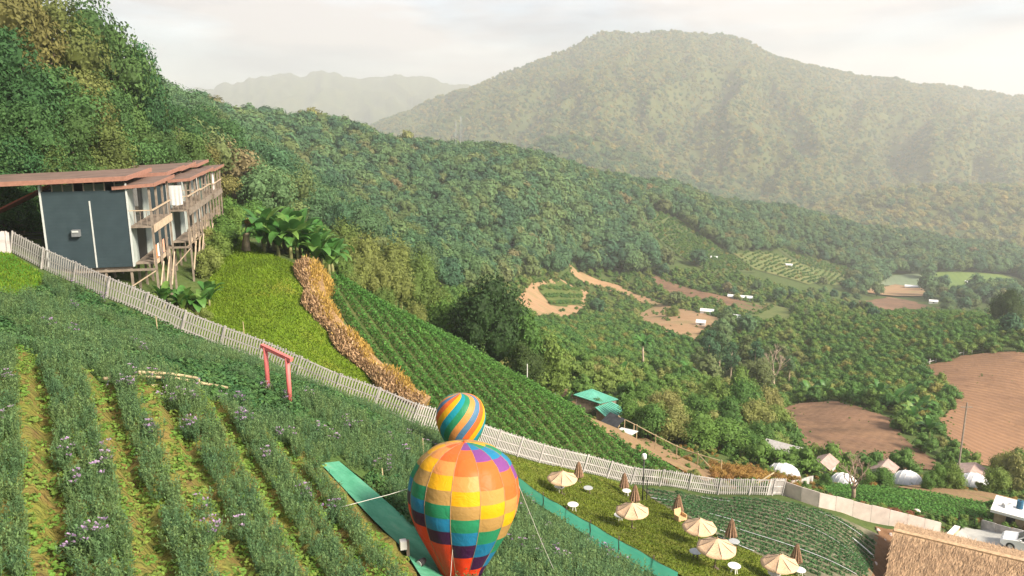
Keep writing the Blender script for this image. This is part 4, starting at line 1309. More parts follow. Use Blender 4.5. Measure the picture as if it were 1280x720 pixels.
# three plant lines on every bed, one side of it left bare
X, Y = [], []
P2 = [Vector((p[0], p[1])) for p in WF['beds']]
us = [p.dot(bs) for p in P2]; vs2 = [p.dot(bd) for p in P2]
for kb in range(int(math.floor(min(us)/PITCHB)), int(math.ceil(max(us)/PITCHB))+1):
    for j, f in enumerate((0.20, 0.41, 0.62)):
        if kb % 3 == 1 and j == 2: continue
        v = np.arange(min(vs2), max(vs2), 0.21); v = v + fr_.uniform(-.06, .06, len(v))
        u = (kb + f)*PITCHB + fr_.normal(size=len(v))*0.05
        xx, yy = bs.x*u + bd.x*v, bs.y*u + bd.y*v
        k = in_poly(xx, yy, P2) & (fr_.random(len(v)) < 0.93)
        gap = np.array([mnoise.noise(Vector((a*0.45, b*0.45, 3.0))) for a, b in zip(xx, yy)])
        k &= gap > -0.38
        X.append(xx[k]); Y.append(yy[k])
X, Y = np.concatenate(X), np.concatenate(Y)
bx_, by_ = X, Y
plants('aster_plant', 'feathery blue green aster plant in a line on the raised beds', 'flower plant', 'aster plants on the raised beds', 'aster_rows', 'more feathery aster plants in lines on the raised beds',
       X, Y, fr_.uniform(0.5, 0.9, len(X)), ASTER, 150, bed_noise, 1)
# weeds and seedlings on the bare strips
gx_, gy_ = jitter_grid(-30, 20, 10, 40, 0.22, 61)
k = in_poly(gx_, gy_, P2) & (fr_.random(len(gx_)) < 0.6)
gx_, gy_ = gx_[k], gy_[k]
plants('weed', 'low bright green weed on the bare soil of the raised beds', 'weed', 'weeds on the raised beds', 'bed_weeds', 'small green weeds on the bare bed soil', gx_, gy_, fr_.uniform(0.4, 1.2, len(gx_)), WEED, 60, bed_noise, 2)
# the unbedded slope: broad herbs by the fence, asters below
gx_, gy_ = jitter_grid(-45, 15, 18, 56, 0.40, 62)
k = in_poly(gx_, gy_, WF['cover'])
gx_, gy_ = gx_[k], gy_[k]
nz = fbm(gx_*0.28, gy_*0.28, 9, 3)
k2 = nz > 0.50
plants('herb_plant', 'low broad leaved herb on the slope below the white fence', 'herb plant', 'herbs below the white fence', 'slope_herbs', 'carpet of broad leaved herbs below the white fence', gx_[k2], gy_[k2], fr_.uniform(0.8, 1.4, k2.sum()), HERB, 120, None, 3)
k3 = ~k2
plants('aster_plant', 'feathery aster plant on the slope below the white fence', 'flower plant', 'aster plants below the white fence', 'slope_asters', 'more feathery aster plants below the white fence', gx_[k3], gy_[k3], fr_.uniform(0.7, 1.15, k3.sum()), ASTER, 60, None, 4)
gx_, gy_ = jitter_grid(-12, 16, 18, 48, 0.36, 63)
k = in_poly(gx_, gy_, WF['right']) & ~in_poly(gx_, gy_, WMAT) & ~in_poly(gx_, gy_, WP['lawn'])
gx_, gy_ = gx_[k], gy_[k]
plants('aster_plant', 'feathery aster plant on the slope between the balloons and the green net', 'flower plant', 'aster plants below the green net', 'lower_asters', 'more feathery aster plants around the balloons', gx_, gy_, fr_.uniform(0.75, 1.25, len(gx_)), ASTER, 90, None, 5)
# blooming plants: where the photograph shows purple heads
BL = [(183,497),(228,520),(155,505),(268,506),(192,565),(222,520),(310,555),(345,600),(393,655),(417,660),(150,625),(105,640),(85,600),(118,712),(106,712),(275,685),(262,705),(415,560),(405,553),(300,510),(345,500),(360,510),(392,505),(440,545),(448,550),(485,600),(508,580),(486,560),(495,700),(515,712),(525,700),(350,560),(430,600),(640,690),(660,700),(676,690),(700,700),(715,712),(735,690),(660,660),(690,672),(650,650),(712,670),(760,712),(780,715),(55,420),(85,430),(62,340),(130,385),(170,440),(90,392),(95,365),(190,450),(8,500),(12,560),(2,600),(580,640),(690,655),(668,640),(700,712),(755,700),(480,590),(520,560),(545,570),(300,545),(240,560)]
for i, (a, b) in enumerate(BL):
    p = ground(a, b)
    if bool(hides_mat(np.array([p.x]), np.array([p.y]))[0]): continue
    for j in range(2):
        q = Vector((p.x + fr_.normal()*0.16, p.y + fr_.normal()*0.16))
        zz = h1(q.x, q.y) + 0.05 + (float(bed_profile(q.x, q.y)) if bool(in_poly(np.array([q.x]), np.array([q.y]), P2)[0]) else 0)
        o = obj('blooming_aster', FLOWER[(i+j) % 3], None, (q.x, q.y, zz), i*1.7+j); sc_ = fr_.uniform(0.85, 1.15); o.scale = (sc_,)*3
        tag(o, 'aster plant topped with pale purple flower heads in the field', 'flower plant', 'blooming asters in the flower field')

# green mat walkway
M_MATG = mat_ground('green_mat', [(1.2, [(0.3, (0.05,0.22,0.13)), (0.55, (0.085,0.29,0.185)), (0.75, (0.15,0.33,0.22))])], bump=0.25, bscale=6)
o = sheet('green_mat', WMAT, M_MATG, off=0.14, step=0.3, kind=None)
tag(o, 'long green net mat laid down the field beside the big balloon', 'mat')
# bamboo edging across the top of the beds
M_BAMB = mat_plain('bamboo_pole', (0.45, 0.36, 0.22), 0.6, var=0.25, scale=2)
M_SLAB = mat_plain('grey_slab', (0.38, 0.38, 0.40), 0.8, var=0.2, scale=2)
e = empty('bamboo_edging', ground(140, 486))
eo = Vector(e.location)
for pts, hh in (([(132,487),(175,484),(215,484),(250,490),(285,496)], 0.25), ([(134,489),(178,488),(214,487),(262,494)], 0.05), ([(175,482),(214,483),(248,488)], 0.36)):
    q = [ground(a, b) + Vector((0, 0, hh+0.1)) - eo for a, b in pts]
    MB().tube(q, 0.055, 6).build('bamboo_pole', M_BAMB, e, True)
for a, b in ((140,487),(178,486),(214,486),(250,491)):
    q = ground(a, b) - eo
    MB().tube([q - Vector((0,0,.2)), q + Vector((0,0,0.5))], 0.035, 5).build('stake', M_BAMB, e)
q0 = [ground(a, b) - eo for a, b in ((134,489),(160,486),(158,481),(136,483))]
MB().hexa([p + Vector((0,0,0.10)) for p in q0] + [p + Vector((0,0,0.2)) for p in q0]).build('grey_slab', M_SLAB, e)
tag(e, 'bamboo pole edging with a grey slab across the top of the beds', 'edging')

# ------------------------------------------------------------------ fences and walls
def depth(p):
    return p[1]*CP - p[2]*SP
def top_of(base, py):
    """height of a thing that stands at base and reaches the pixel row py"""
    d = depth(base); v = (360-py)/FPX
    # solve for z on the vertical through base
    y = base[1]
    t = (y) / (CP + v*SP)
    return t*(-SP + v*CP)
def resample(pts, step):
    out, acc = [pts[0].copy()], 0.0
    for a, b in zip(pts[:-1], pts[1:]):
        L_ = (b-a).length; t = step - acc
        while t <= L_:
            out.append(a.lerp(b, t/L_)); t += step
        acc = L_ - (t - step)
    return out
M_WHITE = mat_plain('white_paint', (0.44, 0.415, 0.405), 0.7, var=0.28, scale=2.2)
M_PANEL = mat_plain('pinkish_concrete', (0.56, 0.48, 0.44), 0.85, var=0.14, scale=1.5)
M_POST = mat_plain('fence_post', (0.40, 0.36, 0.33), 0.8, var=0.2)

def slat_fence(name, label, base_px, height, pitch=0.165, lean=0.85, width=0.085, rails=(0.12, 0.5, 0.92), n_parts=300, post_every=2.4, rmin=9.0, base_w=None):
    pts = base_w or [ground(a, b, rmin) for a, b in base_px]
    pts = resample(pts, 0.5) + [pts[-1]]
    pts = [Vector((p.x, p.y, h1(p.x, p.y) + 0.06)) for p in pts]
    sl = resample(pts, pitch)
    e = empty(name, pts[0]); o0 = pts[0].copy()
    def frame(i, arr):
        d = (arr[min(i+2, len(arr)-1)] - arr[max(i-2, 0)]).normalized()
        side = d.cross(Vector((0, 0, 1))).normalized()
        perp = side.cross(d).normalized()
        up = Vector((0, 0, 1)).lerp(perp, lean).normalized()
        return d, side, up
    me = MB().box((-width/2, -0.012, 0), (width/2, 0.012, height)).mesh('slat', M_WHITE)
    mids = np.array([depth(p) for p in sl]); order = np.argsort(mids)
    rest = MB()
    keep = set(order[:n_parts].tolist())
    for i, p in enumerate(sl):
        d, side, up = frame(i, sl)
        x_ = side.cross(up).normalized() * -1
        h_ = 1 + 0.03*math.sin(i*2.3)
        if i in keep:
            o = obj('slat', me, e)
            m_ = Matrix((x_, side, up)).transposed().to_4x4()
            o.matrix_local = Matrix.Translation(p - o0) @ m_ @ Matrix.Diagonal((1, 1, h_, 1))
        else:
            q = p - o0
            a, b, c = x_*(width/2), side*0.012, up*height*h_
            rest.hexa([q-a-b, q+a-b, q+a+b, q-a+b, q-a-b+c, q+a-b+c, q+a+b+c, q-a+b+c])
    if rest.v:
        o = rest.build('far_slats', M_WHITE, e); o['kind'] = 'stuff'
    ps = resample(pts, post_every)
    if (ps[-1]-pts[-1]).length > 0.6: ps.append(pts[-1])
    F = [frame(i, ps) for i in range(len(ps))]
    for i, p in enumerate(ps):
        q = p - o0 - F[i][1]*0.05*-1
        MB().bar(q - F[i][2]*0.25, q + F[i][2]*(height*1.04), 0.07, 0.07, up=F[i][1]).build('post', M_WHITE, e)
    for i in range(len(ps)-1):
        for r_ in rails:
            a = ps[i] - o0 + F[i][2]*height*r_ - F[i][1]*0.03; b = ps[i+1] - o0 + F[i+1][2]*height*r_ - F[i+1][1]*0.03
            MB().bar(a, b, 0.035, 0.07).build('rail', M_WHITE, e)
    tag(e, label, 'fence')
    return e
FENCE_PX = [(14,316),(57,339),(137,375),(220,412),(308,446),(402,488),(514,531),(554,542),(640,569),(687,582),(732,591),(795,606),(879,617),(959,620),(977,619)]
slat_fence('slat_fence', 'long white slat fence winding down the hillside past the balloons', FENCE_PX, 1.3, width=0.078)
slat_fence('slat_fence', 'short white slat fence ending at the small lawn', [(-40,311),(-15,314),(13,318)], 1.25, pitch=0.1, width=0.094, lean=0.2)

def panel_wall(name, label, base_px, height, width, mat, rmin=9.0):
    pts = [ground(a, b, rmin) for a, b in base_px]
    ps = resample(pts, width)
    if (ps[-1]-pts[-1]).length > width*0.3: ps.append(pts[-1])
    e = empty(name, ps[0]); o0 = ps[0].copy()
    r_ = random.Random(len(label))
    for i in range(len(ps)-1):
        a, b = ps[i]-o0, ps[i+1]-o0
        d = (b-a).normalized(); s = d.cross(Vector((0,0,1))).normalized()*0.03
        a2, b2 = a + d*0.03, b - d*0.03
        dn = Vector((0,0,-0.3)); h0 = Vector((0,0,height+r_.uniform(-.03,.03)))
        MB().hexa([a2-s+dn, b2-s+dn, b2+s+dn, a2+s+dn, a2-s+h0, b2-s+h0, b2+s+h0, a2+s+h0]).build('panel', mat, e)
    for p in ps:
        q = p - o0
        MB().bar(q + Vector((0,0,-.35)), q + Vector((0,0,height-0.02)), 0.055).build('post', M_POST, e)
    tag(e, label, 'wall')
panel_wall('panel_wall', 'pinkish concrete panel wall continuing from the white slat fence', [(979,619),(1015,632),(1054,641),(1126,659),(1174,671)], 1.25, 1.55, M_PANEL)
panel_wall('panel_wall', 'short white panel wall branching off behind the fence corner', [(988,611),(1002,608),(1016,603)], 0.8, 1.1, M_WHITE, 64)
panel_wall('panel_wall', 'white panel wall along the concrete yard behind the parked car', [(1226,661),(1255,669),(1300,681)], 0.85, 1.3, M_WHITE)

# ------------------------------------------------------------------ stilt houses
m, nt, N, L, p = new_mat('teal_siding')
t = N.new('ShaderNodeTexCoord'); br = N.new('ShaderNodeTexWave'); br.bands_direction = 'Z'
br.inputs['Scale'].default_value = 1.55; br.inputs['Distortion'].default_value = 0.3
n = N.new('ShaderNodeTexNoise'); n.inputs['Scale'].default_value = 1.4; n.inputs['Detail'].default_value = 6
r_ = ramp(N, [(0.3, (0.016,0.033,0.043)), (0.7, (0.025,0.046,0.057))])
L.new(t.outputs['Object'], br.inputs['Vector']); L.new(t.outputs['Object'], n.inputs['Vector']); L.new(n.outputs['Fac'], r_.inputs['Fac'])
L.new(r_.outputs['Color'], p.inputs['Base Color']); p.inputs['Roughness'].default_value = 0.7
b = N.new('ShaderNodeBump'); b.inputs['Strength'].default_value = 0.15; b.inputs['Distance'].default_value = 0.01
L.new(br.outputs['Fac'], b.inputs['Height']); L.new(b.outputs['Normal'], p.inputs['Normal'])
M_TEAL = m
M_ROOF = mat_plain('brown_roof', (0.155, 0.105, 0.085), 0.75, var=0.22, scale=0.9)
M_FASC = mat_plain('pink_fascia', (0.30, 0.15, 0.11), 0.7, var=0.15)
M_SOFF = mat_plain('red_soffit', (0.28, 0.07, 0.05), 0.7, var=0.2)
M_GREYW = mat_plain('grey_green_wall', (0.36, 0.41, 0.39), 0.8, var=0.1, scale=2)
M_TRIM = mat_plain('light_trim', (0.48, 0.50, 0.49), 0.6, var=0.1)
M_TIMB = mat_plain('weathered_timber', (0.22, 0.18, 0.145), 0.85, var=0.3, scale=3)
M_TIMBL = mat_plain('pale_timber', (0.46, 0.36, 0.26), 0.8, var=0.2, scale=3)
M_DARK = mat_plain('interior_shade', (0.02, 0.022, 0.024), 0.5, var=0.3)  # dark colour stands in for the shade inside doorways
M_CLOTHW = mat_plain('white_cloth', (0.55, 0.55, 0.54), 0.8, var=0.06)
m, nt, N, L, p = new_mat('window_glass')
p.inputs['Base Color'].default_value = (0.04, 0.05, 0.05, 1); p.inputs['Roughness'].default_value = 0.08
M_GLASS = m
RZH = R(12)
HX = Vector((math.cos(RZH), math.sin(RZH), 0)); HY = Vector((-math.sin(RZH), math.cos(RZH), 0))

def cloth(x0, x1, z0, z1, y, mat, parent, seed, name='curtain'):
    r_ = random.Random(seed); V, F = [], []
    nx, nz = 10, 6
    for j in range(nz+1):
        for i in range(nx+1):
            t = i/nx; s = j/nz
            sag = 0.12*math.sin(math.pi*t)*(1-s)
            V.append((x0+(x1-x0)*t, y + 0.04*math.sin(i*1.9+seed)*(1.2-s), z0 + (z1-z0)*s - sag*0.6))
    for j in range(nz):
        for i in range(nx):
            a = j*(nx+1)+i; F.append((a, a+1, a+nx+2, a+nx+1))
    return obj(name, mesh_np(name, np.array(V), np.array(F), mat, True), parent)

def stilt_house(O, label, W_=4.75, Lh=5.6, H1=2.5, H2=2.35, first=True, seed=0, left_over=4.2, bal=1.35):
    e = empty('stilt_house', O, RZH)
    HT_ = H1 + H2
    MB().box((-W_, 0, 0), (0, 0.12, HT_-0.15)).build('front_wall', M_TEAL, e)
    MB().box((-W_, Lh-0.12, 0), (0, Lh, HT_-0.15)).build('back_wall', M_TEAL, e)
    MB().box((-W_, 0.121, 0), (-W_+0.12, Lh-0.121, HT_-0.15)).build('left_wall', M_TEAL, e)
    MB().box((-0.12, 0.121, 0.0), (0.004, 1.5, HT_-0.15)).build('side_wall', M_GREYW, e)
    MB().box((-0.12, 3.9, 0.0), (0.004, Lh-0.121, HT_-0.15)).build('side_wall', M_GREYW, e)
    MB().box((-0.10, 1.502, 0.0), (-0.04, 3.898, H1-0.2)).build('doorway_shade', M_DARK, e)  # dark panel painted as the shaded interior
    d = MB().box((-0.10, 1.502, H1), (-0.03, 2.7, HT_-0.25)).build('sliding_door', M_GLASS, e)
    MB().box((-0.02, 1.502, H1), (0.02, 1.58, HT_-0.25)).build('frame', M_TRIM, d)
    MB().box((-0.10, 2.702, H1), (-0.05, 3.898, HT_-0.25)).build('doorway_shade', M_DARK, e)
    MB().box((-W_+0.13, 0.13, -0.14), (-0.13, Lh-0.13, 0.02)).build('floor', M_TIMB, e)
    MB().box((-W_+0.13, 0.13, H1-0.14), (-0.13, Lh-0.13, H1)).build('floor', M_TIMB, e)
    for x in (-W_-0.03, -0.01):
        MB().box((x-0.05, -0.05, 0), (x+0.05, 0.003, HT_+0.28)).build('corner_trim', M_TRIM, e)
    if first:
        MB().box((-2.16, -0.035, 0.02), (-2.08, 0.003, HT_-0.75)).build('batten', M_TRIM, e)
        bx2 = MB().box((-3.25, -0.3, 2.0), (-2.8, 0.003, 2.4)).build('cooling_unit', mat_plain('grey_unit', (0.16,0.17,0.18), 0.6), e)
        MB().box((-3.2, -0.34, 2.26), (-2.85, -0.303, 2.36)).build('vent', M_TRIM, bx2)
    # clerestory strip under the roof
    n_ = 8
    for k in range(n_+1):
        x = -W_ + 0.06 + (W_-0.12)*k/n_
        MB().box((x-0.035, 0.01, HT_-0.15), (x+0.035, 0.1, HT_+0.33)).build('mullion', M_TIMB, e)
    for k in range(n_):
        if k % 3 == 0: continue
        x0 = -W_ + 0.06 + (W_-0.12)*k/n_ + 0.04; x1 = -W_ + 0.06 + (W_-0.12)*(k+1)/n_ - 0.04
        MB().box((x0, 0.04, HT_-0.148), (x1, 0.07, HT_+0.25)).build('pane', M_GLASS, e)
    # roofs
    def slab(name, x0, x1, y0, y1, z0, z1, th=0.26):
        rf = MB().hexa([(x0,y0,z0),(x1,y0,z1),(x1,y1,z1),(x0,y1,z0),(x0,y0,z0+th*0.5),(x1,y0,z1+th*0.5),(x1,y1,z1+th*0.5),(x0,y1,z0+th*0.5)]).build(name, M_ROOF, e)
        MB().hexa([(x0,y0-0.06,z0-th*0.4),(x1,y0-0.06,z1-th*0.4),(x1,y0-0.003,z1-th*0.4),(x0,y0-0.003,z0-th*0.4),(x0,y0-0.06,z0+th*0.62),(x1,y0-0.06,z1+th*0.62),(x1,y0-0.003,z1+th*0.62),(x0,y0-0.003,z0+th*0.62)]).build('fascia', M_FASC, rf)
        MB().box((x1+0.003,y0-0.06,z1-th*0.4),(x1+0.07,y1,z1+th*0.62)).build('fascia', M_FASC, rf)
        MB().hexa([(x0,y0+0.05,z0-0.09),(x1-0.05,y0+0.05,z1-0.09),(x1-0.05,y1-0.05,z1-0.09),(x0,y1-0.05,z0-0.09),(x0,y0+0.05,z0-0.01),(x1-0.05,y0+0.05,z1-0.01),(x1-0.05,y1-0.05,z1-0.01),(x0,y1-0.05,z0-0.01)]).build('soffit', M_SOFF, rf)
        # standing seams
        k = x0 + 0.4
        while False:
            zz = z0 + (z1-z0)*(k-x0)/(x1-x0) + th*0.5
            MB().box((k-0.025, y0, zz), (k+0.025, y1, zz+0.05)).build('seam', M_ROOF, rf)
            k += 0.9
    slab('roof', -W_-left_over, 0.15, -0.55, Lh+0.7, HT_+0.30, HT_+0.58)
    slab('balcony_roof', -0.75, bal+0.25, -0.15, Lh+0.5, HT_-0.02, HT_+0.14, 0.2)
    if first:
        MB().hexa([(-W_-5.5,1.5,HT_-2.6),(-W_-0.1,1.5,HT_+0.02),(-W_-0.1,5.5,HT_+0.02),(-W_-5.5,5.5,HT_-2.6),(-W_-5.5,1.5,HT_-2.5),(-W_-0.1,1.5,HT_+0.12),(-W_-0.1,5.5,HT_+0.12),(-W_-5.5,5.5,HT_-2.5)]).build('awning', M_SOFF, e)
    # upper balcony
    MB().box((0.006, 0, H1-0.12), (bal, Lh-0.1, H1)).build('balcony_deck', M_TIMB, e)
    MB().box((bal+0.003, -0.03, H1-0.42), (bal+0.05, Lh-0.1, H1+0.05)).build('deck_fascia', M_TIMBL if first else M_TIMB, e)
    rl = MB().bar((bal, 0, H1+0.95), (bal, Lh-0.1, H1+0.95), 0.13, 0.06).build('handrail', M_TIMBL, e)
    MB().bar((0, 0, H1+0.95), (bal-0.07, 0, H1+0.95), 0.1, 0.05).build('handrail', M_TIMBL, e)
    k = 0.15
    while k < Lh-0.2:
        MB().box((bal-0.02, k-0.02, H1), (bal+0.003, k+0.02, H1+0.92)).build('baluster', M_TIMB, e); k += 0.42
    for x in (0.3, 0.65, 1.0):
        MB().box((x-0.02, -0.01, H1), (x+0.02, 0.01, H1+0.92)).build('baluster', M_TIMB, e)
    # lower balcony
    MB().box((0.006, 0.4, 0.05), (bal*0.8, Lh-0.6, 0.15)).build('lower_deck', M_TIMB, e)
    MB().box((bal*0.8+0.003, 0.4, -0.08), (bal*0.8+0.05, Lh-0.6, 0.2)).build('deck_fascia', M_TIMBL, e)
    MB().bar((bal*0.8, 0.4, 0.95), (bal*0.8, Lh-0.6, 0.95), 0.07, 0.06).build('handrail', M_TIMB, e)
    k = 0.5
    while k < Lh-0.7:
        MB().box((bal*0.8-0.02, k-0.02, 0.15), (bal*0.8+0.0, k+0.02, 0.92)).build('baluster', M_TIMBL, e); k += 0.4
    # posts and stilts down to the slope
    def gz(x, y):
        p_ = O + HX*x + HY*y
        return h1(p_.x, p_.y) - O.z - 0.3
    for y in (0.06, Lh*0.33, Lh*0.66, Lh-0.2):
        MB().bar((bal-0.09, y, gz(bal-0.09, y)), (bal-0.09, y, HT_-0.03), 0.12).build('post', M_TIMB, e)
        for x in (-0.2, -W_*0.35, -W_*0.7):
            MB().bar((x, y, gz(x, y)), (x, y, -0.145), 0.13).build('stilt', M_TIMB, e)
    for y0, y1 in ((0.06, Lh*0.33), (Lh*0.33, Lh*0.66), (Lh*0.66, Lh-0.2)):
        g0, g1 = gz(bal, y0), gz(bal, y1)
        MB().bar((bal-0.01, y0, g0*0.75+0.4), (bal-0.01, y1, -0.1), 0.07).build('brace', M_TIMBL, e)
    g0 = gz(0, 0.06)
    MB().bar((-W_*0.7, -0.03, gz(-W_*.7, 0)+0.5), (-0.2, -0.03, -0.25), 0.07).build('brace', M_TIMB, e)
    MB().bar((-0.2, -0.04, g0+0.8), (bal-0.09, -0.04, -0.3), 0.07).build('brace', M_TIMBL, e)
    MB().bar((-W_+0.1, -0.035, -0.22), (bal, -0.035, -0.22), 0.08, 0.14).build('beam', M_TIMB, e)
    tag(e, label, 'house', None)
    return e
def house_at(px, py, D, lx, ly, lz):
    p_ = Vector(at(px, py, D)); return p_ - HX*lx - HY*ly - Vector((0, 0, lz))
H1O = house_at(168, 333, 49.5, 0, 0, 0)
stilt_house(H1O, 'dark teal stilt house with a flat brown roof above the white fence', seed=1)
H2O = house_at(236, 262, 57.5, 1.35, 0, 2.5)
stilt_house(H2O, 'stilt house with a white curtain directly behind the dark teal house', H2=2.0, first=False, left_over=1.5, seed=2)
stilt_house(house_at(251, 252, 66, 1.35, 0, 2.5), 'second stilt house behind the dark teal one, between two others', H2=2.1, first=False, left_over=1.2, seed=3)
stilt_house(house_at(267, 243, 74.5, 1.35, 0, 2.5), 'last stilt house of the row, with dark curtains above the banana plants', H2=2.1, first=False, left_over=1.2, seed=4)
# cloths hung out
def hang(O, x0, x1, z0, z1, y, mat, seed, name, label, cat):
    o = cloth(0, x1-x0, 0, z1-z0, 0, mat, None, seed, name)
    o.location = O + HX*x0 + HY*y + Vector((0, 0, z0)); o.rotation_euler = (0, 0, RZH)
    tag(o, label, cat, None)
hang(H2O, 0.15, 1.0, 2.9, 4.25, -0.08, M_CLOTHW, 1, 'curtain', 'white curtain hanging on the balcony behind the teal house', 'curtain')
def hang_side(O, y0, y1, z0, z1, x, mat, seed, label):
    o = cloth(0, y1-y0, 0, z1-z0, 0, mat, None, seed, 'garment')
    o.location = O + HX*x + HY*y0 + Vector((0, 0, z0)); o.rotation_euler = (0, 0, RZH + math.pi/2)
    tag(o, label, 'clothing', 'washing hung on the lower balcony')
for k, (c, nm) in enumerate([((0.55,0.20,0.08),'orange'),((0.62,0.60,0.58),'white'),((0.10,0.16,0.30),'blue'),((0.60,0.32,0.22),'pink'),((0.12,0.13,0.14),'black')]):
    hang_side(H1O, 0.7+k*0.75, 1.25+k*0.75, 0.35, 1.15, 1.14, mat_plain(nm+'_garment', c, 0.85), k, nm + ' garment hung over the lower balcony rail of the teal house')
H3O = house_at(251, 252, 66, 1.35, 0, 2.5)
hang_side(H3O, 0.3, 1.8, 2.5, 4.4, 1.2, mat_plain('dark_green_cloth', (0.03,0.10,0.09), 0.8), 7, 'dark green curtain on the balcony of the middle stilt house')
H4O = house_at(267, 243, 74.5, 1.35, 0, 2.5)
hang_side(H4O, 0.4, 1.6, 2.9, 4.4, 1.25, mat_plain('white_drape', (0.70,0.70,0.68), 0.8), 8, 'white drape on the balcony of the last stilt house')
# black lounge chair by the house
pb = Vector(at(42, 292, 51)); pb.z = h1(pb.x, pb.y) + 0.02
e = empty('lounge_chair', pb, 0.4)
M_BLK = mat_plain('black_frame', (0.03, 0.03, 0.032), 0.5)
zt_ = max(0.3, top_of(pb, 292) - pb.z - 0.3)
MB().box((-0.9, -0.35, zt_), (0.5, 0.35, zt_+0.08)).build('seat', M_BLK, e)
MB().hexa([(0.5,-.35,zt_),(0.58,-.35,zt_),(0.58,.35,zt_),(0.5,.35,zt_),(1.0,-.35,zt_+0.7),(1.08,-.35,zt_+0.7),(1.08,.35,zt_+0.7),(1.0,.35,zt_+0.7)]).build('backrest', M_BLK, e)
for x in (-0.8, 0.45):
    for y in (-0.3, 0.3): MB().bar((x, y, -0.1), (x, y, zt_), 0.05).build('leg', M_BLK, e)
for y in (-0.38, 0.38): MB().bar((-0.5, y, zt_+0.32), (0.6, y, zt_+0.32), 0.05).build('armrest', M_BLK, e)
tag(e, 'black lounge chair beside the teal stilt house', 'chair')

# ------------------------------------------------------------------ pink gate frame
M_PINK = mat_plain('pink_paint', (0.60, 0.15, 0.14), 0.5, var=0.12, scale=3)
a, b = ground(336, 496), ground(363, 511)
e = empty('gate_frame', a)
za, zb = top_of(a, 434), top_of(b, 447)
dv = b - a
MB().tube([(0,0,-0.2), (0,0,za-a.z)], 0.09, 10).build('post', M_PINK, e, True)
MB().tube([dv + Vector((0,0,-0.2)), Vector((dv.x, dv.y, zb-a.z))], 0.09, 10).build('post', M_PINK, e, True)
d = Vector((dv.x, dv.y, zb-za)).normalized()
MB().bar(Vector((0,0,za-a.z)) - d*0.2, Vector((dv.x, dv.y, zb-a.z)) + d*0.25, 0.16, 0.14).build('beam', M_PINK, e)
tag(e, 'pink painted gate frame of two posts and a beam below the fence', 'gate')

# ------------------------------------------------------------------ balloons
def mat_fabric(name, c):
    m, nt, N, L, p = new_mat(name)
    p.inputs['Base Color'].default_value = (*c, 1); p.inputs['Roughness'].default_value = 0.45
    p.inputs['Specular IOR Level'].default_value = 0.15
    t = N.new('ShaderNodeTexCoord'); n = N.new('ShaderNodeTexNoise'); n.inputs['Scale'].default_value = 3.2; n.inputs['Detail'].default_value = 5; n.inputs['Distortion'].default_value = 1.5
    b = N.new('ShaderNodeBump'); b.inputs['Strength'].default_value = 0.45; b.inputs['Distance'].default_value = 0.05
    L.new(t.outputs['Object'], n.inputs['Vector']); L.new(n.outputs['Fac'], b.inputs['Height']); L.new(b.outputs['Normal'], p.inputs['Normal'])
    return m
FAB = {k: mat_fabric('fabric_'+k, c) for k, c in dict(red=(0.68,0.05,0.015), orange=(0.62,0.115,0.025), peach=(0.54,0.22,0.06), yellow=(0.60,0.31,0.008), tan=(0.33,0.20,0.065),
        green=(0.02,0.19,0.09), blue=(0.015,0.16,0.30), purple=(0.17,0.05,0.20), dark=(0.045,0.012,0.05), slate=(0.07,0.16,0.26), teal=(0.01,0.22,0.28)).items()}
def balloon_prof(t, Rb, Hb):
    """t 0 at the crown, 1 at the throat"""
    ts = [0, 0.04, 0.12, 0.22, 0.34, 0.46, 0.58, 0.70, 0.82, 0.92, 1.0]
    rs = [0.0, 0.24, 0.56, 0.80, 0.95, 1.0, 0.96, 0.83, 0.62, 0.43, 0.34]
    zs = [1.0, 0.993, 0.955, 0.88, 0.76, 0.635, 0.51, 0.375, 0.225, 0.095, 0.0]
    f = lambda arr: float(np.interp(t, ts, arr))
    # smooth the table a little
    h = 0.02
    r_ = (f(rs)*2 + np.interp(max(0, t-h), ts, rs) + np.interp(min(1, t+h), ts, rs))/4 if t > 0.01 else f(rs)
    z_ = (f(zs)*2 + np.interp(max(0, t-h), ts, zs) + np.interp(min(1, t+h), ts, zs))/4 if t > 0.01 else f(zs)
    return r_*Rb, z_*Hb
def patch_mesh(name, a0, a1, t0, t1, Rb, Hb, mat, na=5, nt=4, twist=0.0, bulge=0.035):
    V, F = [], []
    for j in range(nt+1):
        t = t0 + (t1-t0)*j/nt
        r_, z_ = balloon_prof(t, Rb, Hb)
        for i in range(na+1):
            s = i/na
            a = a0 + (a1-a0)*s + twist*t
            q = r_*(1 + bulge*math.sin(math.pi*s) - bulge*0.4)
            V.append((q*math.cos(a), q*math.sin(a), z_))
    for j in range(nt):
        for i in range(na):
            k = j*(na+1)+i; F.append((k, k+1, k+na+2, k+na+1))
    return mesh_np(name, np.array(V), np.array(F), mat, True)

M_ROPE_D = mat_plain('load_tape', (0.32, 0.20, 0.12), 0.8)
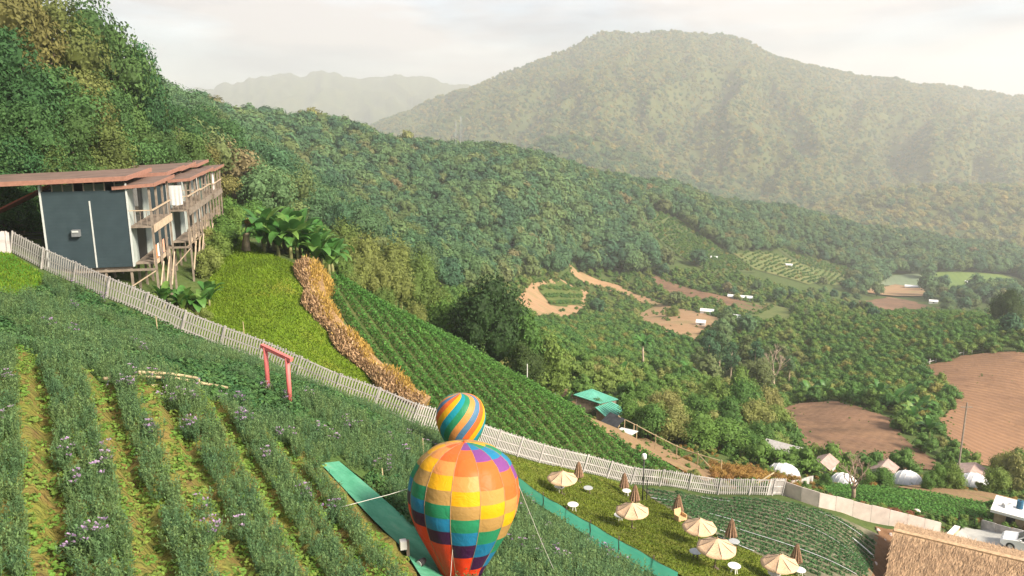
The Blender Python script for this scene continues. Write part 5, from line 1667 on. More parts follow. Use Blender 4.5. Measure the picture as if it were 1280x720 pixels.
# big balloon
gb_ = ground(573, 728); DB = depth(gb_)
RB = 0.0685*DB*1.0; 
top_z = top_of(gb_, 564)
HB = (top_z - gb_.z - 0.15)*1.02
big = empty('hot_air_balloon', (gb_.x + 0.08, gb_.y, gb_.z + 0.12)); big.rotation_euler = (R(-9), R(2), 0)
SEQ = ['green', 'blue', 'purple', 'orange', 'orange', 'peach', 'yellow', 'tan', 'green', 'blue', 'dark', 'red']
NG, NR = 12, 11
tr = [0, 0.07, 0.16, 0.25, 0.34, 0.43, 0.52, 0.61, 0.70, 0.79, 0.88, 1.0]
for gi in range(NG):
    gg = ((gi + 6) % NG) - 6
    for r_ in range(NR):
        i = r_ - gg + 2
        c = 'yellow' if i < 0 else SEQ[min(i, len(SEQ)-1)]
        if i < -1: c = ['peach', 'yellow', 'tan'][(-i) % 3]
        a0 = -math.pi/2 - R(10) + gi*2*math.pi/NG
        obj('panel', patch_mesh('panel', a0, a0 + 2*math.pi/NG, tr[r_], tr[r_+1], RB, HB, FAB[c]), big)
MB().lathe([(RB*0.34, 0), (RB*0.42, -0.12), (RB*0.5, -0.22), (RB*0.48, -0.25), (RB*0.33, -0.02)], 24).build('skirt', FAB['red'], big, True)
for gi in range(NG):      # load tapes along the gores
    a0 = -math.pi/2 - R(10) + gi*2*math.pi/NG
    q = [balloon_prof(t_, RB*0.99, HB) for t_ in np.linspace(0.02, 1, 26)]
    MB().tube([(r_*math.cos(a0), r_*math.sin(a0), z_) for r_, z_ in q], 0.009, 5).build('load_tape', M_ROPE_D, big, True)
MB().lathe([(0.0, HB*1.012), (0.06, HB*1.01), (0.07, HB*0.995)], 10).build('crown_cap', FAB['orange'], big, True)
M_ROPE = mat_plain('rope', (0.62, 0.60, 0.55), 0.7)
def tether(parent, p0, p1, rad=0.008):
    mw = Matrix.LocRotScale(parent.location, parent.rotation_euler, None).inverted()
    a, b = mw @ Vector(p0), mw @ Vector(p1)
    mid = a.lerp(b, 0.5) - Vector((0, 0, (a-b).length*0.012))
    MB().tube([a, mid, b], rad, 5).build('tether_rope', M_ROPE, parent)
def on_ball(px, py, frontshift=0.0):
    """point of the balloon's front seen at a pixel"""
    return Vector(at(px, py, DB + frontshift))
tether(big, at(552, 598, DB - 0.1), ground(418, 652) + Vector((0, 0, 0.4)))
tether(big, at(571, 618, DB - RB*0.93), Vector(at(562, 735, DB - RB*0.75)))
tether(big, at(648, 606, DB - 0.2), ground(700, 733) + Vector((0, 0, 0.1)))
tag(big, 'large balloon with stepped rainbow panels standing on the green mat', 'balloon')
# small balloon
DS = 40.0
gs = Vector(at(577, 560, DS)); gs.z = h1(gs.x, gs.y)
RS = 0.0312*DS
zt_ = top_of(gs, 495); HS = RS*2.35
if zt_ - HS > gs.z + 0.3: HS = min(RS*2.6, zt_ - gs.z - 0.2)
small = empty('hot_air_balloon', (gs.x, gs.y, zt_ - HS)); small.rotation_euler = (R(-9), R(-1), 0)
COLS = ['yellow', 'teal', 'green', 'peach', 'slate', 'orange', 'tan']
cl = ['yellow','teal','green','peach','slate','orange']*3
NS = len(cl)
for k, c in enumerate(cl):
    a0 = -math.pi/2 + k*2*math.pi/NS
    obj('stripe', patch_mesh('stripe', a0, a0+2*math.pi/NS, 0, 1, RS, HS, FAB[c], 3, 28, twist=-2.3, bulge=0.01), small)
MB().lathe([(RS*0.34, 0), (RS*0.42, -0.15), (RS*0.36, -0.3), (RS*0.3, -0.02)], 20).build('skirt', FAB['orange'], small, True)
hgap = (zt_ - HS) - gs.z
MB().tube([(0,0,-hgap-0.2),(0,0,0.1)], 0.05, 8).build('support_pole', M_ROPE, small)
tether(small, at(571, 518, DS - RS*0.95), ground(551, 572) + Vector((0, 0, 0.2)), 0.011)
tag(small, 'small balloon with swirling coloured stripes behind the large one', 'balloon')

# ------------------------------------------------------------------ straw parasols, tables
m, nt, N, L, p = new_mat('straw_canopy')
t = N.new('ShaderNodeTexCoord'); wv = N.new('ShaderNodeTexNoise'); wv.inputs['Scale'].default_value = 9; wv.inputs['Detail'].default_value = 7
mpn = N.new('ShaderNodeMapping'); mpn.inputs['Scale'].default_value = (1, 1, 5)
r_ = ramp(N, [(0.3, (0.48,0.32,0.19)), (0.6, (0.62,0.43,0.28)), (0.8, (0.70,0.52,0.36))])
L.new(t.outputs['Object'], mpn.inputs['Vector']); L.new(mpn.outputs[0], wv.inputs['Vector']); L.new(wv.outputs['Fac'], r_.inputs['Fac']); L.new(r_.outputs['Color'], p.inputs['Base Color'])
b = N.new('ShaderNodeBump'); b.inputs['Strength'].default_value = 0.6; b.inputs['Distance'].default_value = 0.03
L.new(wv.outputs['Fac'], b.inputs['Height']); L.new(b.outputs['Normal'], p.inputs['Normal']); p.inputs['Roughness'].default_value = 0.85
M_STRAWC = m
M_STRAWF = mat_plain('folded_straw', (0.30, 0.19, 0.125), 0.9, var=0.4, scale=12)
M_POLE = mat_plain('dark_pole', (0.12, 0.09, 0.07), 0.6)
M_TABLE = mat_plain('white_table', (0.72, 0.71, 0.68), 0.4, var=0.05)
M_TABLEG = mat_plain('grey_table', (0.36, 0.38, 0.39), 0.35, var=0.1)
NPAN = 8
def canopy_panel():
    V, F = [], []; n = 6
    for j in range(n+1):
        t_ = j/n; r_ = 0.03 + 0.90*t_; z = 0.42*(1-t_)**1.25*1.0 - 0.02
        for i in range(5):
            s = i/4; a = (s-0.5)*2.06*math.pi/NPAN
            sag = 1 - 0.045*math.sin(math.pi*s)*t_
            V.append((r_*math.cos(a)*sag/ (math.cos(a) if False else 1), r_*math.sin(a)*sag, z - 0.05*math.sin(math.pi*s)*t_))
    for j in range(n):
        for i in range(4):
            k = j*5+i; F.append((k, k+5, k+6, k+1))
    # fringe
    k0 = n*5
    for i in range(5):
        v = V[k0+i]; V.append((v[0]*1.01, v[1]*1.01, v[2]-0.09))
    b = len(V)-5
    for i in range(4): F.append((k0+i, b+i, b+i+1, k0+i+1))
    return mesh_np('canopy_panel', np.array(V), np.array(F), M_STRAWC, True)
CAN = canopy_panel()
POLE = MB().tube([(0,0,-0.15),(0,0,1.62)], 0.028, 8).mesh('pole', M_POLE, True)
PBASE = MB().lathe([(0,0.0),(0.22,0.0),(0.22,0.05),(0.06,0.09),(0.05,0.25),(0,0.25)], 14).mesh('base', M_POLE, False)
RIB = MB().bar((0.03,0,1.58),(0.9,0,1.2), 0.02).mesh('rib', M_POLE)
FIN = MB().lathe([(0,1.72),(0.03,1.70),(0.04,1.64),(0.03,1.58)], 8).mesh('finial', M_STRAWF, True)
def parasol(px, py, s, seed, label):
    p_ = ground(px, py)
    e = empty('parasol', p_, 0.3*seed); e.scale = (s, s, s)
    e.rotation_euler = (R(1.5*math.sin(seed*2.1)), R(1.5*math.cos(seed*1.3)), 0.3*seed)
    obj('pole', POLE, e); obj('base', PBASE, e); obj('finial', FIN, e)
    for k in range(NPAN):
        obj('canopy_panel', CAN, e, (0,0,1.22), 2*math.pi*k/NPAN)
        obj('rib', RIB, e, (0,0,0), 2*math.pi*(k+0.5)/NPAN)
    tag(e, label, 'parasol', 'open straw parasols')
for k, (px, py, s, lb) in enumerate([(702,619,1.0,'open straw parasol standing over a white table closest to the striped balloon'),(790,662,1.0,'open straw parasol beside the tall lamp post'),
        (873,682,0.98,'open straw parasol next to the tan chair'),(893,712,1.02,'open straw parasol above the grey round table'),(973,730,1.0,'open straw parasol at the strawberry field corner')]):
    parasol(px, py, s, k+1, lb)
def folded_mesh():
    V, F = [], []; n = 24
    prof = [(0.03,1.62),(0.10,1.45),(0.17,1.15),(0.25,0.8),(0.31,0.55),(0.26,0.50)]
    for r_, z in prof:
        for k in range(n):
            a = 2*math.pi*k/n; q = r_*(1 + (0.22 if k % 2 else -0.18)); V.append((q*math.cos(a), q*math.sin(a), z))
    for j in range(len(prof)-1):
        for k in range(n): F.append((j*n+k, (j+1)*n+k, (j+1)*n+(k+1) % n, j*n+(k+1) % n))
    return mesh_np('folded_canopy', np.array(V), np.array(F), M_STRAWF, False)
FOLD = folded_mesh()
for k, (px, py, lb) in enumerate([(723,604,'folded straw parasol behind the open one by the fence'),(780,617,'folded straw parasol beside a white table at the fence'),(793,634,'folded straw parasol behind the open one near the lamp post'),
        (847,648,'folded straw parasol standing behind the tan chair'),(913,680,'folded straw parasol next to a grey table at the strawberry rows'),(994,712,'folded straw parasol beside the corner parasol and white table')]):
    p_ = ground(px, py); e = empty('folded_parasol', p_, k)
    obj('pole', POLE, e); obj('base', PBASE, e); obj('folded_canopy', FOLD, e)
    tag(e, lb, 'parasol', 'folded straw parasols')
TOPM = MB().lathe([(0,0.46),(0.30,0.46),(0.315,0.475),(0.30,0.49),(0,0.49)], 22)
TOPS = [TOPM.mesh('table_top', M_TABLE, False), TOPM.mesh('table_top', M_TABLEG, False)]
LEGM = [MB().bar((0.10,0,0.46),(0.2,0,-0.03), 0.035).mesh('leg', M_POLE if g_ else M_TABLE) for g_ in (0, 1)]
for k, (px, py, g_, lb) in enumerate([(699,617,0,'white round table under the parasol closest to the striped balloon'),(735,618,1,'grey round table between two folded parasols'),(716,640,0,'white round table alone on the grass near the green net'),
        (783,621,0,'white round table beside the folded parasol at the fence'),(774,653,0,'white round table beside the parasol by the lamp post'),(869,700,1,'grey round table next to the open parasol by the net'),
        (917,686,1,'grey round table at the foot of a folded parasol'),(917,718,0,'white round table on the grass below the grey one'),(999,722,0,'white round table at the corner of the lawn'),(967,727,0,'white round table under the corner parasol')]):
    p_ = ground(px, py); e = empty('round_table', p_, k*0.7)
    obj('table_top', TOPS[g_], e)
    for q in range(4): obj('leg', LEGM[g_], e, (0,0,0), q*math.pi/2)
    tag(e, lb, 'table', 'round tables on the lawn')
# tan chair
M_TAN = mat_plain('tan_wicker', (0.56, 0.38, 0.20), 0.8, var=0.2, scale=8)
p_ = ground(850, 653); e = empty('wicker_chair', p_, 0.5)
MB().box((-0.26,-0.26,0.24),(0.26,0.26,0.36)).build('seat', M_TAN, e)
MB().hexa([(-.26,.2,.362),(.26,.2,.362),(.26,.27,.362),(-.26,.27,.362),(-.26,.28,.78),(.26,.28,.78),(.26,.34,.78),(-.26,.34,.78)]).build('backrest', M_TAN, e)
for x in (-.29, .29): MB().box((x-0.03,-0.24,0.1),(x+0.03,0.2,0.55)).build('armrest', M_TAN, e)
for x in (-.22,.22):
    for y in (-.22,.22): MB().bar((x,y,-0.05),(x,y,0.24),0.045).build('leg', M_TAN, e)
tag(e, 'tan wicker chair at the edge of the strawberry rows', 'chair')

# lamp post
p_ = ground(803, 627); hh = top_of(p_, 568) - p_.z
e = empty('lamp_post', p_)
MB().tube([(0,0,-0.3),(0,0,hh-0.35)], 0.045, 8).build('post', M_BLK, e, True)
MB().lathe([(0,0),(0.14,0),(0.14,0.06),(0.06,0.1),(0,0.1)], 12).build('base', M_BLK, e)
MB().lathe([(0.08,hh-0.37),(0.17,hh-0.30),(0.17,hh-0.02),(0.10,hh+0.05),(0,hh+0.06)], 12).build('lamp_head', mat_plain('lamp_white', (0.75,0.75,0.73), 0.4, var=0.05), e, True)
MB().lathe([(0.06,hh-0.36),(0.09,hh-0.44),(0.05,hh-0.46)], 10).build('collar', M_BLK, e)
MB().tube([(0.3,0.1,-0.3),(0.3,0.1,hh*0.45)], 0.035, 6).build('side_post', M_BLK, e)
tag(e, 'tall dark lamp post with a white head on the picnic lawn', 'lamp')

# green net along the lower side of the lawn
m, nt, N, L, p = new_mat('green_netting')
p.inputs['Base Color'].default_value = (0.12, 0.44, 0.32, 1); p.inputs['Roughness'].default_value = 0.7
tn = N.new('ShaderNodeBsdfTransparent'); ms = N.new('ShaderNodeMixShader'); ms.inputs[0].default_value = 0.88
tl = N.new('ShaderNodeBsdfTranslucent'); tl.inputs['Color'].default_value = (0.10, 0.55, 0.40, 1); m2 = N.new('ShaderNodeMixShader'); m2.inputs[0].default_value = 0.5
L.new(p.outputs[0], m2.inputs[1]); L.new(tl.outputs[0], m2.inputs[2])
L.new(tn.outputs[0], ms.inputs[1]); L.new(m2.outputs[0], ms.inputs[2]); L.new(ms.outputs[0], N['Material Output'].inputs['Surface'])
M_NET = m
def net_fence(px_list, height, label):
    pts = resample([ground(a, b) for a, b in px_list], 0.5); pts = [Vector((q.x, q.y, h1(q.x, q.y))) for q in pts]
    e = empty('net_fence', pts[0]); o0 = pts[0].copy(); V, F = [], []
    for i, q in enumerate(pts):
        s_ = 0.06*math.sin(i*1.7)
        V += [q-o0+Vector((0,0,0.02)), q-o0+Vector((s_,0.04,height*0.5)), q-o0+Vector((0,s_*0.4,height + 0.03*math.sin(i*0.9)))]
    for i in range(len(pts)-1):
        for j in (0, 1): F.append((3*i+j, 3*i+3+j, 3*i+4+j, 3*i+1+j))
    obj('netting', mesh_np('netting', np.array(V), np.array(F), M_NET, True), e)
    for i in range(0, len(pts), 5):
        q = pts[i]-o0; MB().bar(q+Vector((0,0.06,-.2)), q+Vector((0,0.06,height+0.14)), 0.05).build('stake', M_POLE, e)
    MB().tube([q-o0+Vector((0,0.02,height+0.03*math.sin(i*0.9))) for i, q in enumerate(pts)], 0.012, 4).build('top_wire', M_POLE, e)
    tag(e, label, 'net fence')
net_fence([(648,612),(690,642),(740,674),(790,704),(850,738)], 0.78, 'green net fence along the lower edge of the picnic lawn')
net_fence([(735,686),(770,708),(810,732)], 0.6, 'low green net strip in front of the longer net fence')
# small things in the field
def stake(px, py, ptop, label, mat, rad=0.03):
    p_ = ground(px, py); o = MB().tube([(0,0,-0.25),(0.01,0,(top_of(p_, ptop)-p_.z)*0.5),(0,0,top_of(p_, ptop)-p_.z)], [rad, rad, rad*0.8], 6).build('stake', mat, None, loc=p_)
    tag(o, label, 'stake', 'stakes in the field')
for px, py, pt in ((529,572,548),(197,418,395),(305,420,402),(478,600,585)):
    stake(px, py, pt, 'thin wooden stake stuck in the planted slope', M_BAMB)
p_ = ground(506, 697); e = empty('post_box', p_, 0.3); hh = top_of(p_, 676)-p_.z
MB().bar((0.1,0,-0.2),(0.1,0,hh), 0.09).build('post', M_TIMB, e)
MB().box((-0.13,-0.1,hh-0.24),(0.06,0.1,hh+0.02)).build('box', M_CLOTHW, e)
tag(e, 'small white box fixed on a brown post beside the green mat', 'box')
p_ = ground(528, 712); e = empty('spotlight', p_, -0.6)
MB().tube([(0,0,-0.1),(0,0,0.22)], 0.03, 6).build('stand', M_BLK, e)
MB().tube([(0,-0.14,0.26),(0,0.0,0.26),(0,0.12,0.28)], [0.12,0.11,0.07], 10).build('lamp_body', M_BLK, e)
MB().lathe([(0,0),(0.1,0),(0.1,0.012),(0,0.012)], 10).build('lens', M_CLOTHW, e).matrix_local = Matrix.Translation((0,-0.145,0.26)) @ Matrix.Rotation(R(90), 4, 'X')
tag(e, 'black spotlight aimed at the large balloon', 'spotlight')

# ------------------------------------------------------------------ thatched roof in front
M_THATCH = mat_plain('thatch', (0.43, 0.295, 0.18), 0.95, var=0.3, scale=5, bump=0.5)
M_TSTRAW = mat_leaf('thatch_straw', [(0, (0.48,0.33,0.21)), (1, (0.48,0.33,0.21))], dark=0.6, light=1.2, trans=0.15, rough=0.9)
P1, P2_ = Vector(at(1116, 667, 55)), Vector(at(1300, 712, 50.9)); P2_.z = P1.z
P2_ = P1 + (P2_-P1).normalized()*16
e = empty('thatched_hut', (P1.x, P1.y, h1(P1.x, P1.y)))
eo = Vector(e.location)
rd = (P2_-P1).normalized(); rn = Vector((rd.y, -rd.x, 0)).normalized()
if rn.y > 0: rn = -rn
LR, RUN, DROP = (P2_-P1).length, 5.4, 2.1
A, B = P1-eo, P2_-eo
def slope(sgn, nm):
    o_ = rn*RUN*sgn - Vector((0,0,DROP)); nrm = (rn*sgn*DROP + Vector((0,0,RUN))).normalized()*0.28
    pr = MB().hexa([A, B, B+o_, A+o_, A+nrm, B+nrm, B+o_+nrm, A+o_+nrm] if sgn > 0 else [A+o_, B+o_, B, A, A+o_+nrm, B+o_+nrm, B+nrm, A+nrm]).build(nm, M_THATCH, e)
    r_ = np.random.default_rng(5+sgn); n = 15000 if sgn > 0 else 4000
    u, v = r_.random(n), r_.random(n)
    base = np.array(A)[None] + np.array(B-A)[None]*u[:, None] + np.array(o_)[None]*v[:, None] + np.array(nrm)[None]*1.02
    dn = unit(np.array(o_)[None] + r_.normal(size=(n,3))*1.1); up_ = np.array(nrm.normalized())
    sd = unit(np.cross(dn, up_[None]) + r_.normal(size=(n,3))*0.2)
    ln = r_.uniform(0.25, 0.6, n)[:, None]; w = 0.018
    lift = up_[None]*r_.uniform(0.01, 0.05, n)[:, None]
    V = np.stack([base-sd*w, base+sd*w, base+dn*ln+sd*w*.5+lift, base+dn*ln-sd*w*.5+lift], 1).reshape(-1,3)
    o = obj('straw_layer', mesh_np('straw_layer', V, np.arange(4*n).reshape(n,4), M_TSTRAW, tint=r_.random(n)), pr); o['kind'] = 'stuff'
slope(1, 'front_thatch'); slope(-1, 'back_thatch')
# posts and gable wall under it
for s_ in (0.5, LR*0.5, LR-0.5):
    for sg in (-1, 1):
        q = A + rd*s_ + rn*sg*(RUN-0.9)
        w_ = q + eo
        MB().bar((q.x, q.y, h1(w_.x, w_.y)-eo.z-0.4), (q.x, q.y, A.z-DROP*0.82), 0.16).build('post', M_TIMB, e)
MB().bar(A+rd*0.05+Vector((0,0,0.26)), B+Vector((0,0,0.26)), 0.4, 0.16).build('ridge', M_THATCH, e)
tag(e, 'thatched hut roof of pale straw beside the concrete yard', 'hut')
# earthen rim beside it
# ------------------------------------------------------------------ car
M_CARW = mat_plain('white_car_paint', (0.78, 0.78, 0.78), 0.25, var=0.02, spec=0.5)
M_TYRE = mat_plain('tyre', (0.02, 0.02, 0.02), 0.8)
M_RIM = mat_plain('rim', (0.45, 0.45, 0.46), 0.3, metal=0.8)
M_LAMP = mat_plain('headlight', (0.6, 0.62, 0.64), 0.1)
def car(loc, rz, label):
    e = empty('parked_car', loc, rz)
    # body profile along x (nose at -x), extruded in y with tumblehome
    side = [(-2.1,0.35),(-2.12,0.62),(-1.95,0.78),(-1.2,0.92),(-0.95,0.95),(1.75,1.0),(2.05,0.92),(2.1,0.55),(2.05,0.32),(1.7,0.22),(-1.8,0.22)]
    def ext(prof, ys, nm, mat, par, sh=False):
        V, F = [], []; n = len(prof)
        for y, sc in ys:
            cx_ = sum(p[0] for p in prof)/n; cz_ = sum(p[1] for p in prof)/n
            V += [(cx_+(p[0]-cx_)*sc, y, cz_+(p[1]-cz_)*(0.5+sc*0.5)) for p in prof]
        bm = bmesh.new(); vs_ = [bm.verts.new(v) for v in V]
        for j in range(len(ys)-1):
            for i in range(n): bm.faces.new([vs_[j*n+i], vs_[j*n+(i+1) % n], vs_[(j+1)*n+(i+1) % n], vs_[(j+1)*n+i]])
        bm.faces.new(vs_[:n][::-1]); bm.faces.new(vs_[-n:])
        bmesh.ops.recalc_face_normals(bm, faces=bm.faces)
        me = bpy.data.meshes.new(nm); bm.to_mesh(me); bm.free(); me.materials.append(mat)
        return obj(nm, me, par)
    ext(side, [(-0.86,0.96),(-0.8,0.99),(-0.5,1.0),(0.5,1.0),(0.8,0.99),(0.86,0.96)], 'body', M_CARW, e)
    cab = [(-0.98,0.94),(-0.35,1.42),(0.2,1.49),(1.1,1.46),(1.85,0.98)]
    gl = ext(cab, [(-0.70,0.97),(-0.66,1.0),(0.66,1.0),(0.70,0.97)], 'cabin_glass', M_GLASS, e)
    rf = MB().hexa([(-0.42,-0.62,1.435),(1.15,-0.62,1.47),(1.15,0.62,1.47),(-0.42,0.62,1.435),(-0.3,-0.56,1.50),(1.05,-0.56,1.53),(1.05,0.56,1.53),(-0.3,0.56,1.50)]).build('roof', M_CARW, e)
    for sy in (-1, 1):
        for a, b in (((-0.98,0.95),(-0.36,1.45)),((0.35,0.98),(0.3,1.48)),((1.1,1.47),(1.83,1.0))):
            MB().bar((a[0],0.71*sy,a[1]),(b[0],0.66*sy,b[1]),0.05,0.09).build('pillar', M_CARW, e)
        d = MB().box((-0.75,0.861*sy-0.012,0.36),(0.33,0.861*sy+0.012,0.90)).build('door', M_CARW, e)
        MB().box((0.12,0.88*sy-0.015,0.76),(0.28,0.88*sy+0.015,0.80)).build('handle', M_RIM, d)
        MB().box((-0.78,0.90*sy-0.07,0.98),(-0.62,0.90*sy+0.07,1.1)).build('mirror', M_CARW, e)
        MB().hexa([(-2.0,0.5*sy-0.14,0.60),(-1.86,0.62*sy-0.14,0.60),(-1.8,0.62*sy+0.14,0.60),(-2.1,0.5*sy+0.14,0.60),(-1.96,0.5*sy-0.14,0.76),(-1.7,0.62*sy-0.14,0.82),(-1.7,0.62*sy+0.14,0.82),(-2.02,0.5*sy+0.14,0.76)]).build('headlight', M_LAMP, e)
        for x in (-1.35, 1.35):
            w = MB().lathe([(0.18,-0.1),(0.30,-0.1),(0.32,-0.07),(0.32,0.07),(0.30,0.1),(0.18,0.1)], 20).build('wheel', M_TYRE, e)
            w.matrix_local = Matrix.Translation((x, 0.80*sy, 0.32)) @ Matrix.Rotation(R(90), 4, 'X')
            MB().lathe([(0,-0.09),(0.2,-0.08),(0.2,0.08),(0,0.09)], 16).build('rim', M_RIM, w)
    tag(e, label, 'car')
ca, cb = ground(1262, 688), ground(1290, 699)
cd = (cb-ca); ang = math.atan2(cd.y, cd.x)
cdn = Vector((math.cos(ang), math.sin(ang), 0))
pc = ca + cdn*1.35 + Vector((-cdn.y, cdn.x, 0))*0.8
car((pc.x, pc.y, h1(pc.x, pc.y)+0.09), ang, 'white parked car on the concrete yard beside the thatched roof')

# ------------------------------------------------------------------ concrete hut with a flat roof, barrel on it
p_ = ground(1241, 655); hx = Vector((cdn.x, cdn.y, 0)); e = empty('flat_roof_hut', p_, ang)
M_TANW = mat_plain('tan_wall', (0.42, 0.32, 0.21), 0.85, var=0.25, scale=2)
MB().box((0,0,-0.5),(4.2,2.6,1.25)).build('wall', M_TANW, e)
MB().box((0.9,-0.02,0.0),(1.6,0.02,1.05)).build('doorway_shade', M_DARK, e)  # dark panel on the solid wall, painted as doorway shade
MB().box((-0.3,-0.4,1.252),(4.6,3.0,1.50)).build('roof', M_TABLE, e)
tag(e, 'low tan hut with a flat pale roof beside the concrete yard', 'hut')
q = p_ + Matrix.Rotation(ang, 3, 'Z') @ Vector((1.7, 1.4, 1.50))
e = empty('barrel', q); MB().lathe([(0,0),(0.26,0),(0.28,0.1),(0.27,0.3),(0.28,0.5),(0.26,0.75),(0,0.75)], 16).build('body', mat_plain('blue_plastic', (0.02,0.10,0.18), 0.4), e, False)
MB().lathe([(0,0.752),(0.1,0.752),(0.1,0.79),(0,0.79)], 10).build('lid', M_BLK, e)
tag(e, 'blue barrel standing on the flat roof of the tan hut', 'barrel')
q = p_ + Matrix.Rotation(ang, 3, 'Z') @ Vector((0.8, 1.0, 1.50))
o = MB().hexa([(-.4,-.3,0),(.4,-.25,0),(.35,.3,0),(-.35,.3,0),(-.3,-.2,.25),(.35,-.15,.4),(.3,.25,.3),(-.3,.2,.35)]).build('cement_sack', M_CLOTHW, None, loc=q)
tag(o, 'pale sack lying on the flat roof of the tan hut', 'sack')
# low brick rim and gate posts at the yard
a_, b_ = ground(1178, 682), ground(1196, 664)
e = empty('low_wall', a_); o0 = a_.copy()
MB().bar(Vector((0,0,0.1)), b_-a_+Vector((0,0,0.15)), 0.35, 0.6).build('wall', M_TANW, e)
MB().bar(Vector((0,0,0.43)), b_-a_+Vector((0,0,0.48)), 0.42, 0.06).build('coping', M_TABLE, e)
tag(e, 'low tan wall at the end of the concrete yard', 'wall')
for px, py, pt, lb in ((1197,658,641,'thin dark post by the corner of the concrete yard'),(1176,680,660,'thin dark post at the end of the panel wall'),(1217,660,648,'thin dark gate post beside the white panel wall')):
    stake(px, py, pt, lb, M_BLK, 0.04)

# ------------------------------------------------------------------ white tents and their small houses
M_TENT = mat_plain('white_canvas', (0.58, 0.59, 0.62), 0.7, var=0.06, scale=2)
M_PROOF = mat_plain('pink_roof', (0.36, 0.26, 0.23), 0.8, var=0.2, scale=2)
def dome_tent(px, py, D, w, h_, ln, rz, label):
    x, y = gxy(px, D, py); e = empty('dome_tent', (x, y, h1(x, y)-0.05), rz)
    nseg = 6
    for k in range(nseg):       # canvas segments between the hoops
        V, F = [], []; n = 10
        for j in range(3):
            t_ = (k + j/2)/nseg; yy = (t_-0.5)*ln; sc = math.sqrt(max(0.05, 1-(2*t_-1)**2*0.93))
            for i in range(n+1):
                a = math.pi*i/n; V.append((-math.cos(a)*w/2*sc, yy, math.sin(a)**0.8*h_*sc))
        for j in range(2):
            for i in range(n): q = j*(n+1)+i; F.append((q, q+1, q+n+2, q+n+1))
        obj('canvas_segment', mesh_np('canvas_segment', np.array(V), np.array(F), M_TENT, True), e)
        t_ = k/nseg; sc = math.sqrt(max(0.05, 1-(2*t_-1)**2*0.93))
        MB().tube([(-math.cos(math.pi*i/8)*w/2*sc*1.01, (t_-0.5)*ln, math.sin(math.pi*i/8)**0.8*h_*sc*1.01) for i in range(9)], 0.03, 4).build('hoop', M_TABLE, e)
    for sg in (-1, 1):
        sc = math.sqrt(0.07); V = [(0, sg*ln/2, 0)] + [(-math.cos(math.pi*i/8)*w/2*sc, sg*ln/2, math.sin(math.pi*i/8)**0.8*h_*sc) for i in range(9)]
        obj('end_flap', mesh_np('end_flap', np.array(V), np.array([(0, i, i+1) for i in range(1, 9)]), M_TENT), e)
    tag(e, label, 'tent', 'white dome tents')
dome_tent(980,586,85.5,2.8,1.25,3.4,0.9,'white dome tent below the grey shed roof by the bushes')
dome_tent(1056,594,86,2.4,1.3,3.0,0.6,'white dome tent behind the leafless tree')
dome_tent(1134,604,89,3.3,1.5,3.2,0.8,'white dome tent at the foot of the ploughed field')
dome_tent(1217,608,90,3.3,1.5,3.2,0.8,'white dome tent beside the leaning utility pole')
def small_house(px, py, D, w, l_, h_, rh, rz, mat_r, mat_w, name, label, cat='hut'):
    x, y = gxy(px, D, py); e = empty(name, (x, y, h1(x, y)), rz)
    MB().box((-w/2,-l_/2,-0.6),(w/2,l_/2,h_)).build('wall', mat_w, e)
    for sg in (-1, 1):
        MB().hexa([(0,-l_/2-.2,h_+rh),(sg*(w/2+.25),-l_/2-.2,h_-.1),(sg*(w/2+.25),l_/2+.2,h_-.1),(0,l_/2+.2,h_+rh),(0,-l_/2-.2,h_+rh+.08),(sg*(w/2+.25),-l_/2-.2,h_-.02),(sg*(w/2+.25),l_/2+.2,h_-.02),(0,l_/2+.2,h_+rh+.08)]).build('roof', mat_r, e)
    V = []
    for sg in (-1, 1):
        yy = sg*(l_/2-0.005)
        me = mesh_np('gable', np.array([(-w/2,yy,h_),(w/2,yy,h_),(0,yy,h_+rh-0.02)]), np.array([(0,1,2)]), mat_w); obj('gable', me, e)
    dr = MB().box((-0.4,-l_/2-0.03,-0.2),(0.4,-l_/2+0.01,h_*0.8)).build('door', M_TIMB, e)
    MB().box((-w/2-0.03,-0.4,h_*0.35),(-w/2+0.01,0.4,h_*0.75)).build('window', M_GLASS, e)
    tag(e, label, cat)
small_house(1030,584,95,2.0,2.8,1.1,0.6,-0.7,M_PROOF,M_CLOTHW,'tent_cabin','white cabin with a pinkish roof between tent and bush','cabin')
small_house(1104,590,95,2.2,2.8,1.0,0.6,-0.7,M_PROOF,M_CLOTHW,'tent_cabin','pinkish roofed cabin partly hidden by bushes','cabin')
small_house(1214,598,97,3.4,3.2,1.0,0.6,-0.7,M_PROOF,M_CLOTHW,'tent_cabin','cabin with a tan roof behind the tent by the pole','cabin')
small_house(977,572,95,3.2,3.6,1.6,0.7,0.9,mat_plain('grey_sheet_roof',(0.40,0.38,0.37),0.6,var=0.2),M_TANW,'garden_shed','shed with a grey sheet roof above the white dome tent','shed')

